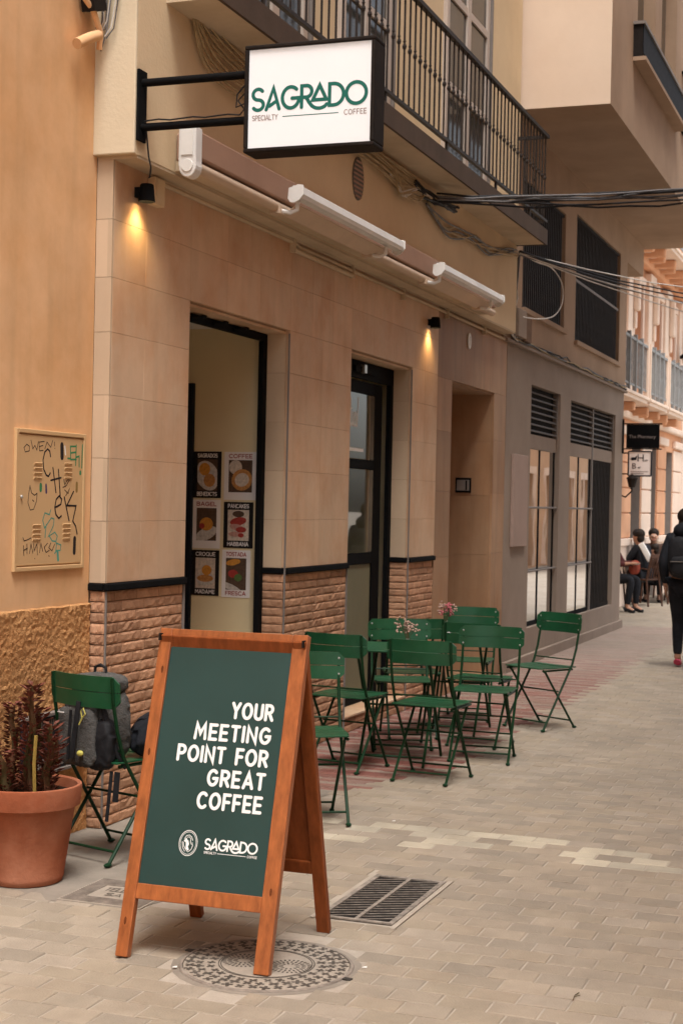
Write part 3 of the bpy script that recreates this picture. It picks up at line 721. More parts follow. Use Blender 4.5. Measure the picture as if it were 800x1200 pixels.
graf([[(105,180),(85,205),(95,238),(125,230),(125,195),(105,180)], [(135,150),(150,215),(165,190),(180,225),(190,160)], [(235,160),(195,165),(200,230),(228,228)], [(196,200),(225,190)], [(240,215),(255,165),(285,205),(298,155)], [(312,165),(315,195)], [(316,212),(316,215)],
      [(135,490),(125,560),(122,620),(140,675),(165,670),(185,610),(188,550),(170,565),(148,548),(135,495)], [(155,600),(165,610)], [(90,880),(100,905),(130,895),(150,885)],
      [(95,940),(100,1015)], [(120,930),(122,1000)], [(98,975),(125,960)], [(140,1000),(150,930),(165,1000)], [(170,930),(175,985),(195,930),(200,1015)], [(215,1000),(225,930),(240,990)], [(275,930),(250,960),(265,1000),(290,985)], [(300,930),(285,965),(310,990),(330,940)], [(180,1040),(181,1044)], [(285,1025),(290,1030)],
      [(390,450),(400,490),(420,455),(440,450),(410,500),(385,510)], [(400,530),(430,560),(440,520),(410,575)]], .0042, 'ink')
graf([[(485,200),(440,200),(445,300),(490,300)], [(443,250),(482,245)], [(420,290),(440,292)], [(487,190),(485,345)], [(485,285),(512,275),(514,355)], [(538,190),(535,365)]], .0085, 'gink')
graf([[(525,398),(525,408)]], .018, 'gink')
graf([[(295,680),(285,715),(250,700),(235,755),(250,815),(300,740),(322,750),(318,800),(280,880),(330,850),(350,880),(340,920),(310,915),(290,880)], [(262,790),(255,885)], [(340,930),(380,950),(375,990),(340,990),(345,940)], [(350,990),(330,1010)]], .0065, 'tink')
graf([[(355,1000),(360,1060)]], .018, 'tink'); graf([[(215,490),(215,525)]], .022, 'gink'); graf([[(255,490),(258,545)]], .015, MT.setdefault('purp', mat('purple_sticker', (.10,.07,.15), .6)))
graf([[(372,190),(375,280)]], .030, 'ink', 'sticker'); graf([[(490,905),(488,1010)]], .026, 'ink', 'sticker'); graf([[(498,485),(498,540)]], .02, MT.setdefault('och', mat('ochre_sticker', (.30,.19,.06), .6)), 'sticker'); graf([[(395,200),(402,260)]], .010, 'print', 'sticker')
for (cx, cy) in ((190,380),(425,385),(188,845),(420,848)):
    for k in range(4):
        u, v_ = gp(cx, cy-52+k*36)
        MB().rbox((PXo+.0012,5.992+u,1.292+v_),(.005,.066,.011),Matrix.Rotation(R(30),4,'Y')).build('louvre', pnl.data.materials[0], pnl)
MB().ell((PXo+.004,6.015,1.60),(.006,.008,.008)).build('latch', 'steel', pnl)
# broken conduit stub and flap high on the corner
c = thing('old_cables', 'tangle of grey cables and broken orange conduit high on the orange wall corner', 'cables', (OX+.03,6.5,4.0))
MB().tube([(OX+.05,6.36,3.71),(OX+.06,6.47,3.77),(OX+.06,6.54,3.80)], .026, 10).build('conduit', 'orange', c, smooth=True)
MB().tube([(OX+.03,6.36,4.1),(OX+.05,6.40,3.95),(OX+.06,6.49,3.90),(OX+.06,6.56,3.82),(OX+.05,6.57,3.74)], .014, 8).build('conduit', 'orange', c, smooth=True)
for i in range(9):
    a = rnd.uniform(-.05,.05); 
    MB().tube([(OX+.10+a,6.60,4.4),(OX+.09+a*.9,6.595,4.0),(OX+.075+a*.7+rnd.uniform(-.015,.02),6.59,3.86+rnd.uniform(-.03,.03)),(OX+.05+a*.6,6.58,3.76+rnd.uniform(-.03,.09))], .0032, 5).build('cable', 'cable_g' if i % 3 else 'cable_w', c)
MB().rbox((OX+.05,6.50,3.97),(.07,.12,.13),Matrix.Rotation(.3,4,'X')).build('broken_box', 'blackw', c)
# navy vent grille low on the wall
t = thing('wall_vent', 'dark navy slotted metal vent low on the rough orange wall behind the grey backpack', 'vent', (OX+.03,6.3,.33))
pv = MB().box(OX+.028,OX+.042,6.02,6.60,.345,.60).build('vent_plate', 'navy', t, bevel=.004)
MB().box(OX+.02,OX+.06,6.02,6.60,.60,.612).build('top_edge', 'frame_grey', t); MB().box(OX+.02,OX+.06,6.02,6.60,.333,.345).build('bottom_edge', 'frame_grey', t)
sl = MB()
for i in range(26):
    for z in (.36, .535): sl.box(OX+.042,OX+.046,6.045+i*.021,6.055+i*.021,z,z+.045)
sl.build('slot', 'frame_grey', t, stuff=True)

# ================================================================ GREY BUILDING with overhanging bay
GX = -3.62
gb = thing('grey_building', 'grey brown building with louvred shop windows, black grilles above and an overhanging bay', 'building', (GX,17,0))
wl = MB()
def wallx(x0, y0, y1, z0, z1, holes, m=wl, th=.25):
    ys = sorted({y0, y1}|{h[0] for h in holes}|{h[1] for h in holes}); zs = sorted({z0, z1}|{h[2] for h in holes}|{h[3] for h in holes})
    for i in range(len(ys)-1):
        run = None
        for j in range(len(zs)-1):
            cy, cz = (ys[i]+ys[i+1])/2, (zs[j]+zs[j+1])/2
            solid = not any(h[0] < cy < h[1] and h[2] < cz < h[3] for h in holes)
            if solid and run is None: run = zs[j]
            if (not solid or j == len(zs)-2) and run is not None:
                m.box(x0-th, x0, ys[i], ys[i+1], run, zs[j+1] if solid else zs[j]); run = None
H1 = [(15.60,17.03,.36,2.86), (17.60,20.50,.34,2.84)]
wallx(GX, 14.551, 21.10, 0, 3.19, H1); wl.build('ground_floor_wall', 'grey', gb)
MB().box(GX,GX+.045,14.56,21.11,0,.10).build('plinth', 'grey', gb)
wl = MB(); H2 = [(15.05,17.05,3.58,4.86), (17.66,20.56,3.53,4.98)]
wallx(GX+.012, 14.335, 21.10, 3.19, 9.0, H2, wl); wl.build('upper_wall', 'tan', gb)
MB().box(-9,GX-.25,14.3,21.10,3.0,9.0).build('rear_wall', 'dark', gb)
MB().box(-6,-3.88,21.0,21.10,0,9.0).build('side_wall', 'grey', gb)
MB().box(GX,GX+.05,14.36,21.105,3.175,3.205).build('cornice', 'grey', gb, bevel=.006)
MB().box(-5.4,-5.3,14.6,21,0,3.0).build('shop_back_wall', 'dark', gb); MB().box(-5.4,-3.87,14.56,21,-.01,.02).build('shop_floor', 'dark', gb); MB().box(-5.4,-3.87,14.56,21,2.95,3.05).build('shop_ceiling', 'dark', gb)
for (y0, y1, z0, z1), splits, door in ((H1[0], [16.26], None), (H1[1], [18.35], 19.12)):
    fr = MB(); xa, xb = GX-.062, GX-.050
    ye = door or y1
    for y in [ye-.05]+splits: fr.box(xa, xb, y-.01, y+.035, z0, 2.21)
    fr.box(xa, xb, y0, y1, z0, z0+.05)
    wf = fr.build('shop_window', 'black', gb)
    ed = [y0+.001]+[s for s in splits]+[ye-.062]
    for a, b in zip(ed[:-1], ed[1:]): MB().box(xa+.002, xa+.006, a+.036 if a != ed[0] else a, b-.011, z0+.05, 2.21).build('pane', 'glass_shop', wf)
    MB().box(xa-.06, xb+.01, y0, y1, 2.21, 2.36).build('transom_panel', 'grey', wf)
    for z in (.94, 1.60): MB().tube([(GX-.025,y0,z),(GX-.025,ye,z)], .011, 8).build('guard_bar', 'frame_grey', wf)
    lv = MB().box(GX-.09,GX-.08,y0,y1,2.36,z1).build('louvre_panel', 'dark', gb)
    me = MB().rbox((0,0,0),(.008,y1-y0-.064,.030),Matrix.Rotation(R(-50),4,'Y')).mesh('louvre_slat', MT['slatm'])
    for k in range(7): inst('louvre_slat', me, lv, (GX-.045,(y0+y1)/2,2.40+k*.066))
    for a in (y0, y1-.03): MB().box(GX-.08,GX-.025,a,a+.03,2.36,z1).build('louvre_frame', 'frame_grey', lv)
    if door: MB().box(GX-.08,GX-.03,door-.02,door+.03,z0,z1).build('mullion', 'frame_grey', gb)
    if door:
        dm = MB().box(GX-.10,GX-.09,door+.03,y1,z0,2.21).build('slatted_shutter', 'black', gb)
        me = MB().box(-.02,.02,-.022,.022,z0,2.21).mesh('shutter_slat', MT['blackw'])
        for k in range(13): inst('shutter_slat', me, dm, (GX-.065, door+.09+k*.1, 0))
for n__, (y0, y1, z0, z1) in enumerate(H2):
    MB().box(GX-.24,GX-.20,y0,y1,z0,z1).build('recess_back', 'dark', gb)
    MB().box(GX-.1,GX+.05,y0-.02,y1+.02,z0-.05,z0).build('sill', 'tan', gb)
    gg = MB().box(GX-.03,GX-.005,y0,y1,z0+.01,z0+.035).build('window_grille', 'blackw', gb)
    MB().box(GX-.03,GX-.005,y0,y1,z1-.035,z1-.01).build('grille_rail', 'blackw', gg)
    if n__: MB().box(GX-.03,GX-.005,y0,y1,4.22,4.25).build('grille_rail', 'frame_grey', gg)
    me = MB().box(-.009,.009,-.009,.009,z0+.035,z1-.035).mesh('grille_bar', MT['iron'])
    for k in range(int((y1-y0)/.088)): inst('grille_bar', me, gg, (GX-.0175, y0+.04+k*.088, 0))
# bare board fixed on the grey wall
MB().box(GX+.0005,GX+.03,14.80,15.40,1.21,2.12).build('blank_wall_panel', mat('pinkish_board', (.36,.26,.215), .8, .08, 2, coords='World'), gb, bevel=.004)
# the bay
BY0, BY1, BXo, BZ = 14.45, 22.7, -2.665, 5.38
MB().box(-4.2,BXo-.2005,BY0+.0036,BY0+.2,BZ+.155,9.0).build('bay_end_core', 'bay', gb); MB().box(-4.2,BXo-.001,BY0,BY0+.0035,BZ,9.0).build('bay_end_wall', 'bay', gb)
HB = [(15.85,17.0,6.5,8.2), (17.45,18.6,6.5,8.2), (20.0,21.2,6.5,8.2)]
bw = MB(); wallx(BXo, BY0+.004, BY1, BZ, 9.0, HB, bw, .2); bw.build('bay_wall', 'tan', gb)
MB().box(-4.2,BXo-.2005,BY0+.0037,BY1,BZ+.001,BZ+.15).build('bay_soffit', 'tan', gb)
MB().box(-4.2,BXo-.2,BY1-.2,BY1-.001,BZ+.15,9.0).build('bay_end_wall', 'tan', gb)
MB().box(-4.25,-3.61,21.105,22.45,4.95,BZ-.001).build('soffit_beam', 'tan', gb)
for y0, y1, z0, z1 in HB: 
    ww = MB().box(BXo-.17,BXo-.13,y0,y1,z0,z1).build('bay_window', 'frame_grey', gb)
    MB().box(BXo-.129,BXo-.12,y0+.08,y1-.08,z0+.08,z1-.08).build('pane', mat('bay_glass', (.03,.027,.022), .08, .2, 2), ww)
rt = MB(); RX = BXo+.10
rt.box(BXo,RX+.02,15.60,18.70,6.46,6.49); brl = rt.build('bay_railing', 'frame_grey', gb)
MB().box(RX-.005,RX+.005,15.62,18.66,6.17,6.458).build('railing_panel', 'jacket', brl)
MB().box(BXo,RX+.03,15.62,18.70,6.10,6.14).build('ledge', 'tan', brl)
for y in (15.63, 17.1, 18.64): MB().box(BXo,RX,y-.01,y+.01,6.14,6.46).build('railing_bracket', 'blackw', brl)
rt = MB(); rt.box(BXo,BXo+.05,19.1,21.6,6.2,6.23); rt.box(BXo,BXo+.05,19.1,21.6,6.9,6.93); r2 = rt.build('window_guard', 'black', gb)
me = MB().box(-.008,.008,-.008,.008,6.23,6.9).mesh('guard_bar', MT['black'])
for k in range(20): inst('guard_bar', me, r2, (BXo+.03, 19.16+k*.125, 0))

# ================================================================ PEACH BUILDING down the street
PX = -4.4
pb = thing('peach_building', 'ornate peach building down the street with red brown shutters and iron balconies', 'building', (PX,28,0))
w_ = MB(); GO = [(26.4,27.5,.0,2.75), (28.6,29.3,.0,2.75), (30.4,31.4,.0,2.75)]
UO = [(26.30,27.15,3.70,5.36), (28.45,29.35,3.70,5.36), (30.30,31.20,3.70,5.36), (24.3,25.1,3.7,5.36)]
wallx(PX, 23.0, 32.6, 0, 9.5, GO+UO, w_, .4); w_.build('wall', 'salmon', pb)
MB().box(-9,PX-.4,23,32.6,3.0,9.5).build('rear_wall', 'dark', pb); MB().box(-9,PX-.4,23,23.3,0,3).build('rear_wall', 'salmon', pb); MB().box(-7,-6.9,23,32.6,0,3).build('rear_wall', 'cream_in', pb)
for y0, y1 in ((23.0,26.4),(27.5,28.6),(29.3,30.4),(31.4,32.6)):
    q = MB(); q.box(PX,PX+.05,y0+.02,y1-.02,0,1.08); q.box(PX,PX+.09,y0+.01,y1-.01,1.0,1.12); q.build('plinth', 'salmonl', pb, bevel=.01)
    for k in range(4):
        z = 1.13+k*.42
        MB().box(PX+.0005,PX+.035,y0+.04,y1-.04,z,z+.40).build('rusticated_block', 'salmonl' if y0 in (27.5,31.4) else 'salmon', pb, bevel=.012)
    MB().box(PX+.0005,PX+.08,y0,y1,2.83,2.98).build('capital', 'salmonl', pb, bevel=.02)
for y0, y1, z0, z1 in GO:
    d = MB(); d.box(PX-.30,PX-.22,y0,y0+.09,0,z1); d.box(PX-.30,PX-.22,y1-.09,y1,0,z1); d.box(PX-.30,PX-.22,y0+.09,y1-.09,1.95,2.05); d.box(PX-.30,PX-.22,y0+.09,y1-.09,2.62,2.75); d.box(PX-.30,PX-.22,y0+.09,y1-.09,0,.45)
    d.box(PX-.2,PX-.001,y1-.012,y1-.001,0,z1)
    dd = d.build('shop_window', 'frame_grey', pb); MB().box(PX-.27,PX-.26,y0+.09,y1-.09,.45,2.62).build('pane', 'glass', dd)
for y0, y1, z0, z1 in UO:
    s_ = MB().box(PX-.30,PX-.26,y0,y1,z0,z1).build('shutter', 'door_red', pb)
    for k in range(8): MB().box(PX-.259,PX-.25,y0+.06,y1-.06,z0+.12+k*.2,z0+.26+k*.2).build('shutter_slat', 'door_red', s_)
    a = MB(); a.box(PX+.0005,PX+.05,y0-.13,y0-.002,z0,z1+.12); a.box(PX+.0005,PX+.05,y1+.002,y1+.13,z0,z1+.12); a.box(PX+.0005,PX+.07,y0-.13,y1+.13,z1+.121,z1+.26); a.build('window_surround', 'salmonl', pb, bevel=.01)
for yc in (25.7, 27.78, 29.82, 31.75):
    q = MB(); q.box(PX+.0005,PX+.09,yc-.27,yc+.27,3.66,5.6); q.box(PX,PX+.13,yc-.31,yc+.31,5.601,5.75); q.box(PX,PX+.12,yc-.3,yc+.3,3.52,3.655); q.build('pilaster', 'salmonl', pb, bevel=.015)
    q = MB(); q.box(PX+.0905,PX+.2,yc+.12,yc+.26,4.9,5.6); q.box(PX+.0905,PX+.15,yc+.14,yc+.24,4.6,4.9); q.build('scroll_bracket', 'salmonl', pb, bevel=.03)
MB().box(PX,PX+.30,23.0,32.6,5.93,6.05).build('cornice', 'salmonl', pb, bevel=.03)
MB().box(PX,PX+.16,23.0,32.6,5.80,5.93).build('cornice', 'salmon', pb, bevel=.03)
MB().box(PX,PX+.12,23.0,32.6,3.10,3.22).build('cornice', 'salmonl', pb, bevel=.03)
for lvl, (zs, X_, ya, yb) in enumerate(((3.40,-3.95,22.9,25.25), (3.40,-3.95,25.5,27.45), (3.40,-3.95,27.7,29.9), (6.10,-3.80,24.8,32.4))):
    s_ = MB(); s_.box(PX,X_,ya,yb,zs-.10,zs); s_.box(PX,X_+.03,ya-.02,yb+.02,zs-.04,zs+.012)
    b_ = s_.build('balcony', 'salmonl', pb, bevel=.01)
    for k in range(int((yb-ya)/.62)):
        y = ya+.3+k*.62
        MB().box(PX,X_-.08-.1*(k % 2),y,y+.16,zs-.24,zs-.10).build('corbel', 'salmon', b_, bevel=.03)  # salmon tone carries the brownish shade under the balcony
    rr = MB(); rr.box(X_-.04,X_,ya,yb,zs+.80,zs+.84); rr.box(X_-.03,X_-.01,ya,yb,zs+.10,zs+.13); rr.build('rail', 'iron_pale', b_)
    for y in [ya+.01+(yb-ya-.02)*k/4 for k in range(5)]: MB().box(X_-.05,X_+.01,y-.03,y+.03,zs,zs+.9).build('rail_post', 'salmonl' if abs(y-ya) < .1 or abs(y-yb) < .1 else 'iron_pale', b_)
    br = MB()
    nbar = int((yb-ya)/.085)
    for k in range(nbar):
        y = ya+.05+k*.085
        br.box(X_-.024,X_-.014,y-.005,y+.005,zs+.13,zs+.80)
        if k % 2: br.beam((X_-.019,y,zs+.30),(X_-.019,y+.085,zs+.46),.006,.008); br.beam((X_-.019,y+.085,zs+.46),(X_-.019,y,zs+.62),.006,.008)
    br.build('baluster', 'iron_pale', b_, stuff=True)
cbld = thing('cream_building', 'pale cream building at the far right end of the left side of the street', 'building', (PX,36,0))
w_ = MB(); CO = [(33.6,34.7,0,2.6), (36.2,37.3,0,2.6), (33.6,34.7,3.6,5.6), (36.2,37.3,3.6,5.6)]; wallx(PX+.03, 32.61, 46, 0, 9, CO, w_, .3); w_.build('wall', 'salmonl', cbld)
for y0, y1, z0, z1 in CO: MB().box(PX-.25,PX-.2,y0,y1,z0,z1).build('window', 'frame_grey', cbld)
for z in (3.0, 6.0): MB().box(PX+.031,PX+.2,32.62,46,z,z+.15).build('cornice', 'salmonl', cbld)

# ================================================================ opposite side of the street (unseen, in the reflections); heights and gap shaped for light
for k, (ya, yb, h, lab) in enumerate(((-14.0,1.0,6.5,'unseen plastered building beside the camera, kept low to let light in'), (1.02,9.0,15.0,'unseen plastered building facing the cafe, height raised for shade'), (9.02,20.0,15.0,'unseen plastered building facing the grey shop windows, height raised for shade'), (36.0,75.0,7.0,'plastered building at the far end of the street, seen in the shop glass'))):
    ob = thing('opposite_building', lab, 'building', (2.0,(ya+yb)/2,0))
    w_ = MB(); ho = []
    y = ya+1.0
    while y < yb-1.6: ho.append((y,y+1.1,.05,2.5)); ho.append((y,y+1.1,3.8,5.8)); y += 2.6
    ys = sorted({ya, yb}|{h_[0] for h_ in ho}|{h_[1] for h_ in ho})
    wallx(2.3, ya, yb, 0, h, ho, w_, .3); w_.build('wall', 'opp', ob)
    MB().box(2.3,3.0,ya,yb,h,h+.3).build('roof_edge', 'salmonl', ob)
    for (a, b, c_, d_) in ho:
        MB().box(2.2,2.25,a,b,c_,d_).build('door' if c_ < 1 else 'window', 'frame_grey', ob)
        q = MB(); q.box(1.96,1.999,a-.15,a-.002,c_,d_); q.box(1.96,1.999,b+.002,b+.15,c_,d_); q.box(1.96,1.999,a-.15,b+.15,d_+.001,d_+.2); q.build('surround', 'salmonl', ob)

# ================================================================ LIGHT BOX SIGN
t = thing('light_box_sign', 'lit white projecting sign with black frame and green coffee shop name, on two black arms', 'sign', (-3.4885,6.67,3.46))
SX0, SX1, SZ0, SZ1, SY0, SY1 = -2.917, -2.279, 3.213, 3.708, 6.60, 6.748
fr = MB(); b = .020
fr.box(SX0,SX1,SY0,SY1,SZ0,SZ0+b); fr.box(SX0,SX1,SY0,SY1,SZ1-b,SZ1); fr.box(SX0,SX0+b,SY0,SY1,SZ0+b,SZ1-b); fr.box(SX1-b,SX1,SY0,SY1,SZ0+b,SZ1-b)
fr.build('box_frame', 'blackw', t, bevel=.006)
fc = MB().box(SX0+b,SX1-b,SY0+.012,SY1-.012,SZ0+b,SZ1-b).build('lit_face', 'signface', t)
L, s = logo(.555); lz = 3.408
strokes(MB(), L, (-2.876,SY0+.0115,lz), (1,0,0), (0,0,1), (0,-1,0), .0168).build('lettering', 'teal', fc)
strokes(MB(), fit('SPECIALTY', .125, .022, .22), (-2.876,SY0+.0115,lz-.047), (1,0,0), (0,0,1), (0,-1,0), .0040).build('lettering', 'greyprint', fc)
strokes(MB(), fit('COFFEE', .105, .022, .3), (-2.425,SY0+.0115,lz-.047), (1,0,0), (0,0,1), (0,-1,0), .0040).build('lettering', 'greyprint', fc)
strokes(MB(), [[(0,0),(.27,0)]], (-2.725,SY0+.0115,lz-.036), (1,0,0), (0,0,1), (0,-1,0), .004).build('rule', 'teal', fc)
MB().box(-3.4885,-3.475,6.632,6.715,3.315,3.655).build('wall_plate', 'black', t, bevel=.002)
for z in (3.595, 3.382): MB().tube([(-3.476,6.673,z),(SX0+.001,6.673,z)], .0195, 12).build('arm', 'black', t, smooth=True)
cw = MB(); cw.tube([(-3.46,6.66,3.405)]+[(-3.46+.02+i*.06,6.655,3.408+.004*math.sin(i*2.1)) for i in range(9)]+[(SX0-.02,6.655,3.43),(SX0-.05,6.65,3.47),(SX0-.02,6.65,3.50),(SX0+.0,6.65,3.46),(SX0-.06,6.65,3.44),(SX0-.055,6.65,3.50),(SX0+.002,6.65,3.56)], .0042, 5)
cw.tube([(-3.468,6.70,3.37),(-3.458,6.71,3.25),(-3.45,6.72,3.2),(-3.47,6.75,3.16),(-3.49,6.78,3.165)], .0045, 5); cw.build('power_cable', 'cable_b', t)

# wall spot lamps
def wall_lamp(y, z, lab):
    t = thing('wall_spot_lamp', lab, 'lamp', (-3.62,y,z), 'black wall spot lamps lighting the stone front')
    cx = -3.562
    MB().lathe([(.030,.045),(.034,.04),(.043,-.04),(.040,-.042),(.035,-.02),(0,-.018)], 20, (cx,y,z)).build('shade', 'black', t, smooth=True)
    MB().box(-3.6195,cx-.03,y-.02,y+.02,z-.02,z+.03).build('bracket', 'black', t)
    MB().lathe([(0,-.030),(.030,-.028),(.030,-.022),(0,-.021)], 14, (cx,y,z)).build('bulb', mat('lamp_glow', (.9,.7,.4), .5, .01, 3, emis=((1,.66,.28), 14)), t)
    ld = bpy.data.lights.new('lamp_beam', 'SPOT'); ld.energy = 5; ld.color = (1,.64,.25); ld.spot_size = R(120); ld.spot_blend = .9; ld.shadow_soft_size = .02
    lo = bpy.data.objects.new('lamp_beam', ld); COL.objects.link(lo); lo.parent = t; lo.location = (cx+3.62-.008,0,-.045); lo.rotation_euler = (0, R(-8), 0)
wall_lamp(6.90, 3.115, 'black wall spot lamp with warm glow under the arm of the light box sign')
wall_lamp(11.93, 3.06, 'black wall spot lamp with warm glow between the black glazed door and stone doorway')
jb = thing('junction_box', 'small beige junction box on the stone front beside the nearer wall lamp', 'junction box', (-3.62,7.07,3.15))
MB().box(-3.6195,-3.575,7.02,7.125,3.085,3.225).build('box', 'upper', jb, bevel=.004); MB().box(-3.574,-3.570,7.03,7.115,3.095,3.215).build('lid', 'upper', jb)
cd = thing('cable_conduit', 'beige cable conduit running along the top of the stone front', 'conduit', (-3.6,9,3.2))
c_ = MB(); c_.tube([(-3.605,7.13,3.215),(-3.605,9.0,3.215),(-3.605,9.05,3.20),(-3.605,12.2,3.20),(-3.605,14.4,3.19)], .013, 7); c_.tube([(-3.60,8.95,3.17),(-3.60,10.05,3.165)], .016, 8); c_.tube([(-3.60,7.0,3.232),(-3.60,14.4,3.228)], .006, 5); c_.build('pipe', 'soffit', cd, smooth=True)
for y in (8.95, 10.05, 11.2, 12.4, 13.6): MB().box(-3.6195,-3.585,y-.012,y+.012,3.15,3.235).build('clip', 'soffit', cd)
t = thing('number_plate', 'small white oval number plate on the stone over the doorway', 'number plate', (-3.62,13.16,3.05))
MB().prism([(.048*math.cos(a), .07*math.sin(a)) for a in [2*math.pi*i/20 for i in range(20)]], (-3.6195,13.16,3.045), (0,1,0), (0,0,1), (1,0,0), .008).build('plate', 'white', t)
strokes(MB(), [[(0,0),(0,.07)]], (-3.611,13.16,3.01), (0,1,0), (0,0,1), (1,0,0), .012).build('numeral', 'greyprint', t)
t = thing('intercom', 'small metal intercom panel with dark frame on the stone side of the doorway', 'intercom', (-3.9,14.08,1.79))
MB().box(-3.975,-3.825,14.076,14.0875,1.725,1.865).build('frame', 'black', t); MB().box(-3.96,-3.84,14.070,14.0755,1.745,1.845).build('plate', 'frame_grey', t)
MB().box(-3.875,-3.86,14.066,14.0695,1.75,1.84).build('button_column', 'black', t)

# ================================================================ AWNING
t = thing('awning', 'long folded awning with brown casing and two white front bars over the shop front', 'awning', (-3.45,7.0,3.3))
MB().box(-3.485,-3.345,7.06,13.0,3.305,3.445).build('casing', 'brownfab', t, bevel=.01)
MB().tube([(-3.375,7.06,3.268),(-3.375,13.0,3.268)], .030, 12).build('roller_tube', 'creamtube', t, smooth=True)
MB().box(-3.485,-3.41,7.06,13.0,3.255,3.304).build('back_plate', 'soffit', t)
ec = MB(); pf = [(-.05,.245),(.045,.25),(.045,.08)]+A_(-.0,.055,.047,.055,0,-180,10)+[(-.05,.06)]
ec.prism(pf, (-3.385,6.985,3.205), (1,0,0), (0,0,1), (0,1,0), .075); e_ = ec.build('end_cap', 'white_m', t, bevel=.005)
MB().box(-3.417,-3.355,6.979,6.984,3.315,3.435).build('cap_panel', 'white', e_); MB().lathe([(0,0),(.03,0),(.032,-.004),(.032,-.006)], 20, (-3.385,6.979,3.262), Matrix.Rotation(R(90),4,'X')).build('cap_boss', 'white', e_)
def front_bar(y0, y1, nm):
    cx, cz = -3.245, 3.335
    pf = [(-.045,-.018),(-.035,.020),(.015,.040),(.035,.036),(.038,-.005),(.03,-.03),(.022,-.028),(.02,-.008),(-.02,-.028)]
    mb = MB().prism(pf, (cx,y0+.012,cz), (1,0,0), (0,0,1), (0,1,0), y1-y0-.024); o = mb.build('front_bar', 'white_m', t, bevel=.003)
    pc_ = [(-.05,-.03),(-.045,.03),(.015,.048),(.042,.042),(.045,-.01),(.02,-.04),(-.01,-.055),(-.035,-.05)]
    for y in (y0, y1-.012): MB().prism(pc_, (cx,y,cz), (1,0,0), (0,0,1), (0,1,0), .012).build('bar_cap', 'white', o, bevel=.002)
    for k in (0, 1): MB().tube([(cx-.02+.03*k,y0+.013,cz+.042-.004*k),(cx-.02+.03*k,y1-.013,cz+.042-.004*k)], .004, 6).build('ridge', 'white', o)
    for y in (y0+.06, y1-.25):
        MB().tube([(cx-.01,y,cz-.03),(cx-.015,y,cz-.085),(cx-.05,y-.01,cz-.10),(cx-.10,y-.02,cz-.09)], .013, 8).build('bracket_arm', 'white', o, smooth=True)
        MB().box(cx-.16,cx-.095,y-.06,y+.02,cz-.11,cz-.06).build('hinge', 'creamtube', o, bevel=.004)
    MB().add([(cx-.03,y0+.1,cz-.04),(cx-.03,y1-.1,cz-.04),(cx-.12,y1-.12,cz-.095),(cx-.12,y0+.12,cz-.095),(cx-.03,y0+.1,cz-.046),(cx-.03,y1-.1,cz-.046),(cx-.12,y1-.12,cz-.101),(cx-.12,y0+.12,cz-.101)], [(0,1,2,3),(7,6,5,4),(0,4,5,1),(1,5,6,2),(2,6,7,3),(3,7,4,0)]).build('fabric_roll', 'creamtube', o)
front_bar(8.09, 9.98, 0); front_bar(10.93, 12.74, 1)

# ================================================================ CABLES
def sag(a, b, s, n=14, j=0.):
    a, b = Vector(a), Vector(b)
    return [a.lerp(b, i/n)+Vector((rnd.uniform(-j,j), rnd.uniform(-j,j), -s*4*(i/n)*(1-i/n)+rnd.uniform(-j,j))) for i in range(n+1)]
t = thing('wall_cables', 'bundle of tan cables fanning along the wall under the balcony slab', 'cables', (-3.47,8,4))
for i in range(11):
    dz = .10-.030*i+rnd.uniform(-.015,.015)
    pts = [(-3.475,6.98+.02*i,4.35+dz),(-3.47,7.2+.012*i,4.10+dz),(-3.465,7.6,3.98+dz*.8),(-3.462,8.2,3.96+dz*.6),(-3.46,9.2,3.985+dz*.4),(-3.46,10.0,3.99+dz*.35),(-3.45,10.9,3.94+dz*.5),(-3.44,11.15,3.93)]
    MB().tube(smooth_pts([Vector(p)+Vector((rnd.uniform(0,.014),rnd.uniform(-.03,.03),rnd.uniform(-.012,.012))) for p in pts], 4), .0065, 5).build('cable', 'cable', t)
for i in range(9):
    MB().tube([(-3.45+rnd.uniform(-.02,.03),10.45+rnd.uniform(-.1,.1),3.95+rnd.uniform(-.04,.03)),(-3.44,10.65+rnd.uniform(-.1,.1),3.86+rnd.uniform(-.05,.03)),(-3.43,10.95,3.92+rnd.uniform(-.04,.04)),(-3.42,11.3,3.93)], .005, 5).build('cable', 'cable' if i % 3 else 'cable_w', t)
t = thing('cable_knot', 'dark knot of cables under the balcony that trails along the wall to the grey building', 'cables', (-3.45,11.3,3.9))
for i in range(8):
    o = rnd.uniform(-.035,.035)
    MB().tube(sag((-3.44+o*.5,10.9,3.95+o),(-3.40,11.9,3.96+o*.6),.02,6,.02), .010, 6).build('cable', 'cable_b' if i % 2 else 'blackw', t)
for i in range(6):
    o = rnd.uniform(-.03,.03); pts = [(-3.47,11.3+o,3.90),(-3.475,11.8,3.80+o),(-3.475,12.25,3.83+o),(-3.475,12.7,3.86+o),(-3.475,13.2,3.85+o),(-3.475,13.8,3.93+o*.5),(-3.475,14.2,3.99)]
    MB().tube(smooth_pts([Vector(p)+Vector((rnd.uniform(0,.02),rnd.uniform(-.06,.06),rnd.uniform(-.045,.045))) for p in pts], 4), .0075, 5).build('cable', 'cable' if i % 2 else 'cable_g', t)
t = thing('street_cable_bundle', 'thick bundle of black cables strung across the street from the balcony wall', 'cables', (-3.4,11.6,3.95))
for i in range(9):
    o = (rnd.uniform(-.02,.02), rnd.uniform(-.03,.03), rnd.uniform(-.03,.03))
    MB().tube(sag((-3.41+o[0],11.4+o[1],3.945+o[2]),(2.02,16.6+o[1],5.55+o[2]*2),.27+rnd.uniform(-.06,.05),26,.012), .0085 if i < 7 else .0045, 5).build('cable', 'cable_b' if i % 3 else 'cable_g', t)
t = thing('white_cable_bundle', 'thin white and black cables strung from the corner of the cafe towards the street', 'cables', (-3.47,14.3,4.0))
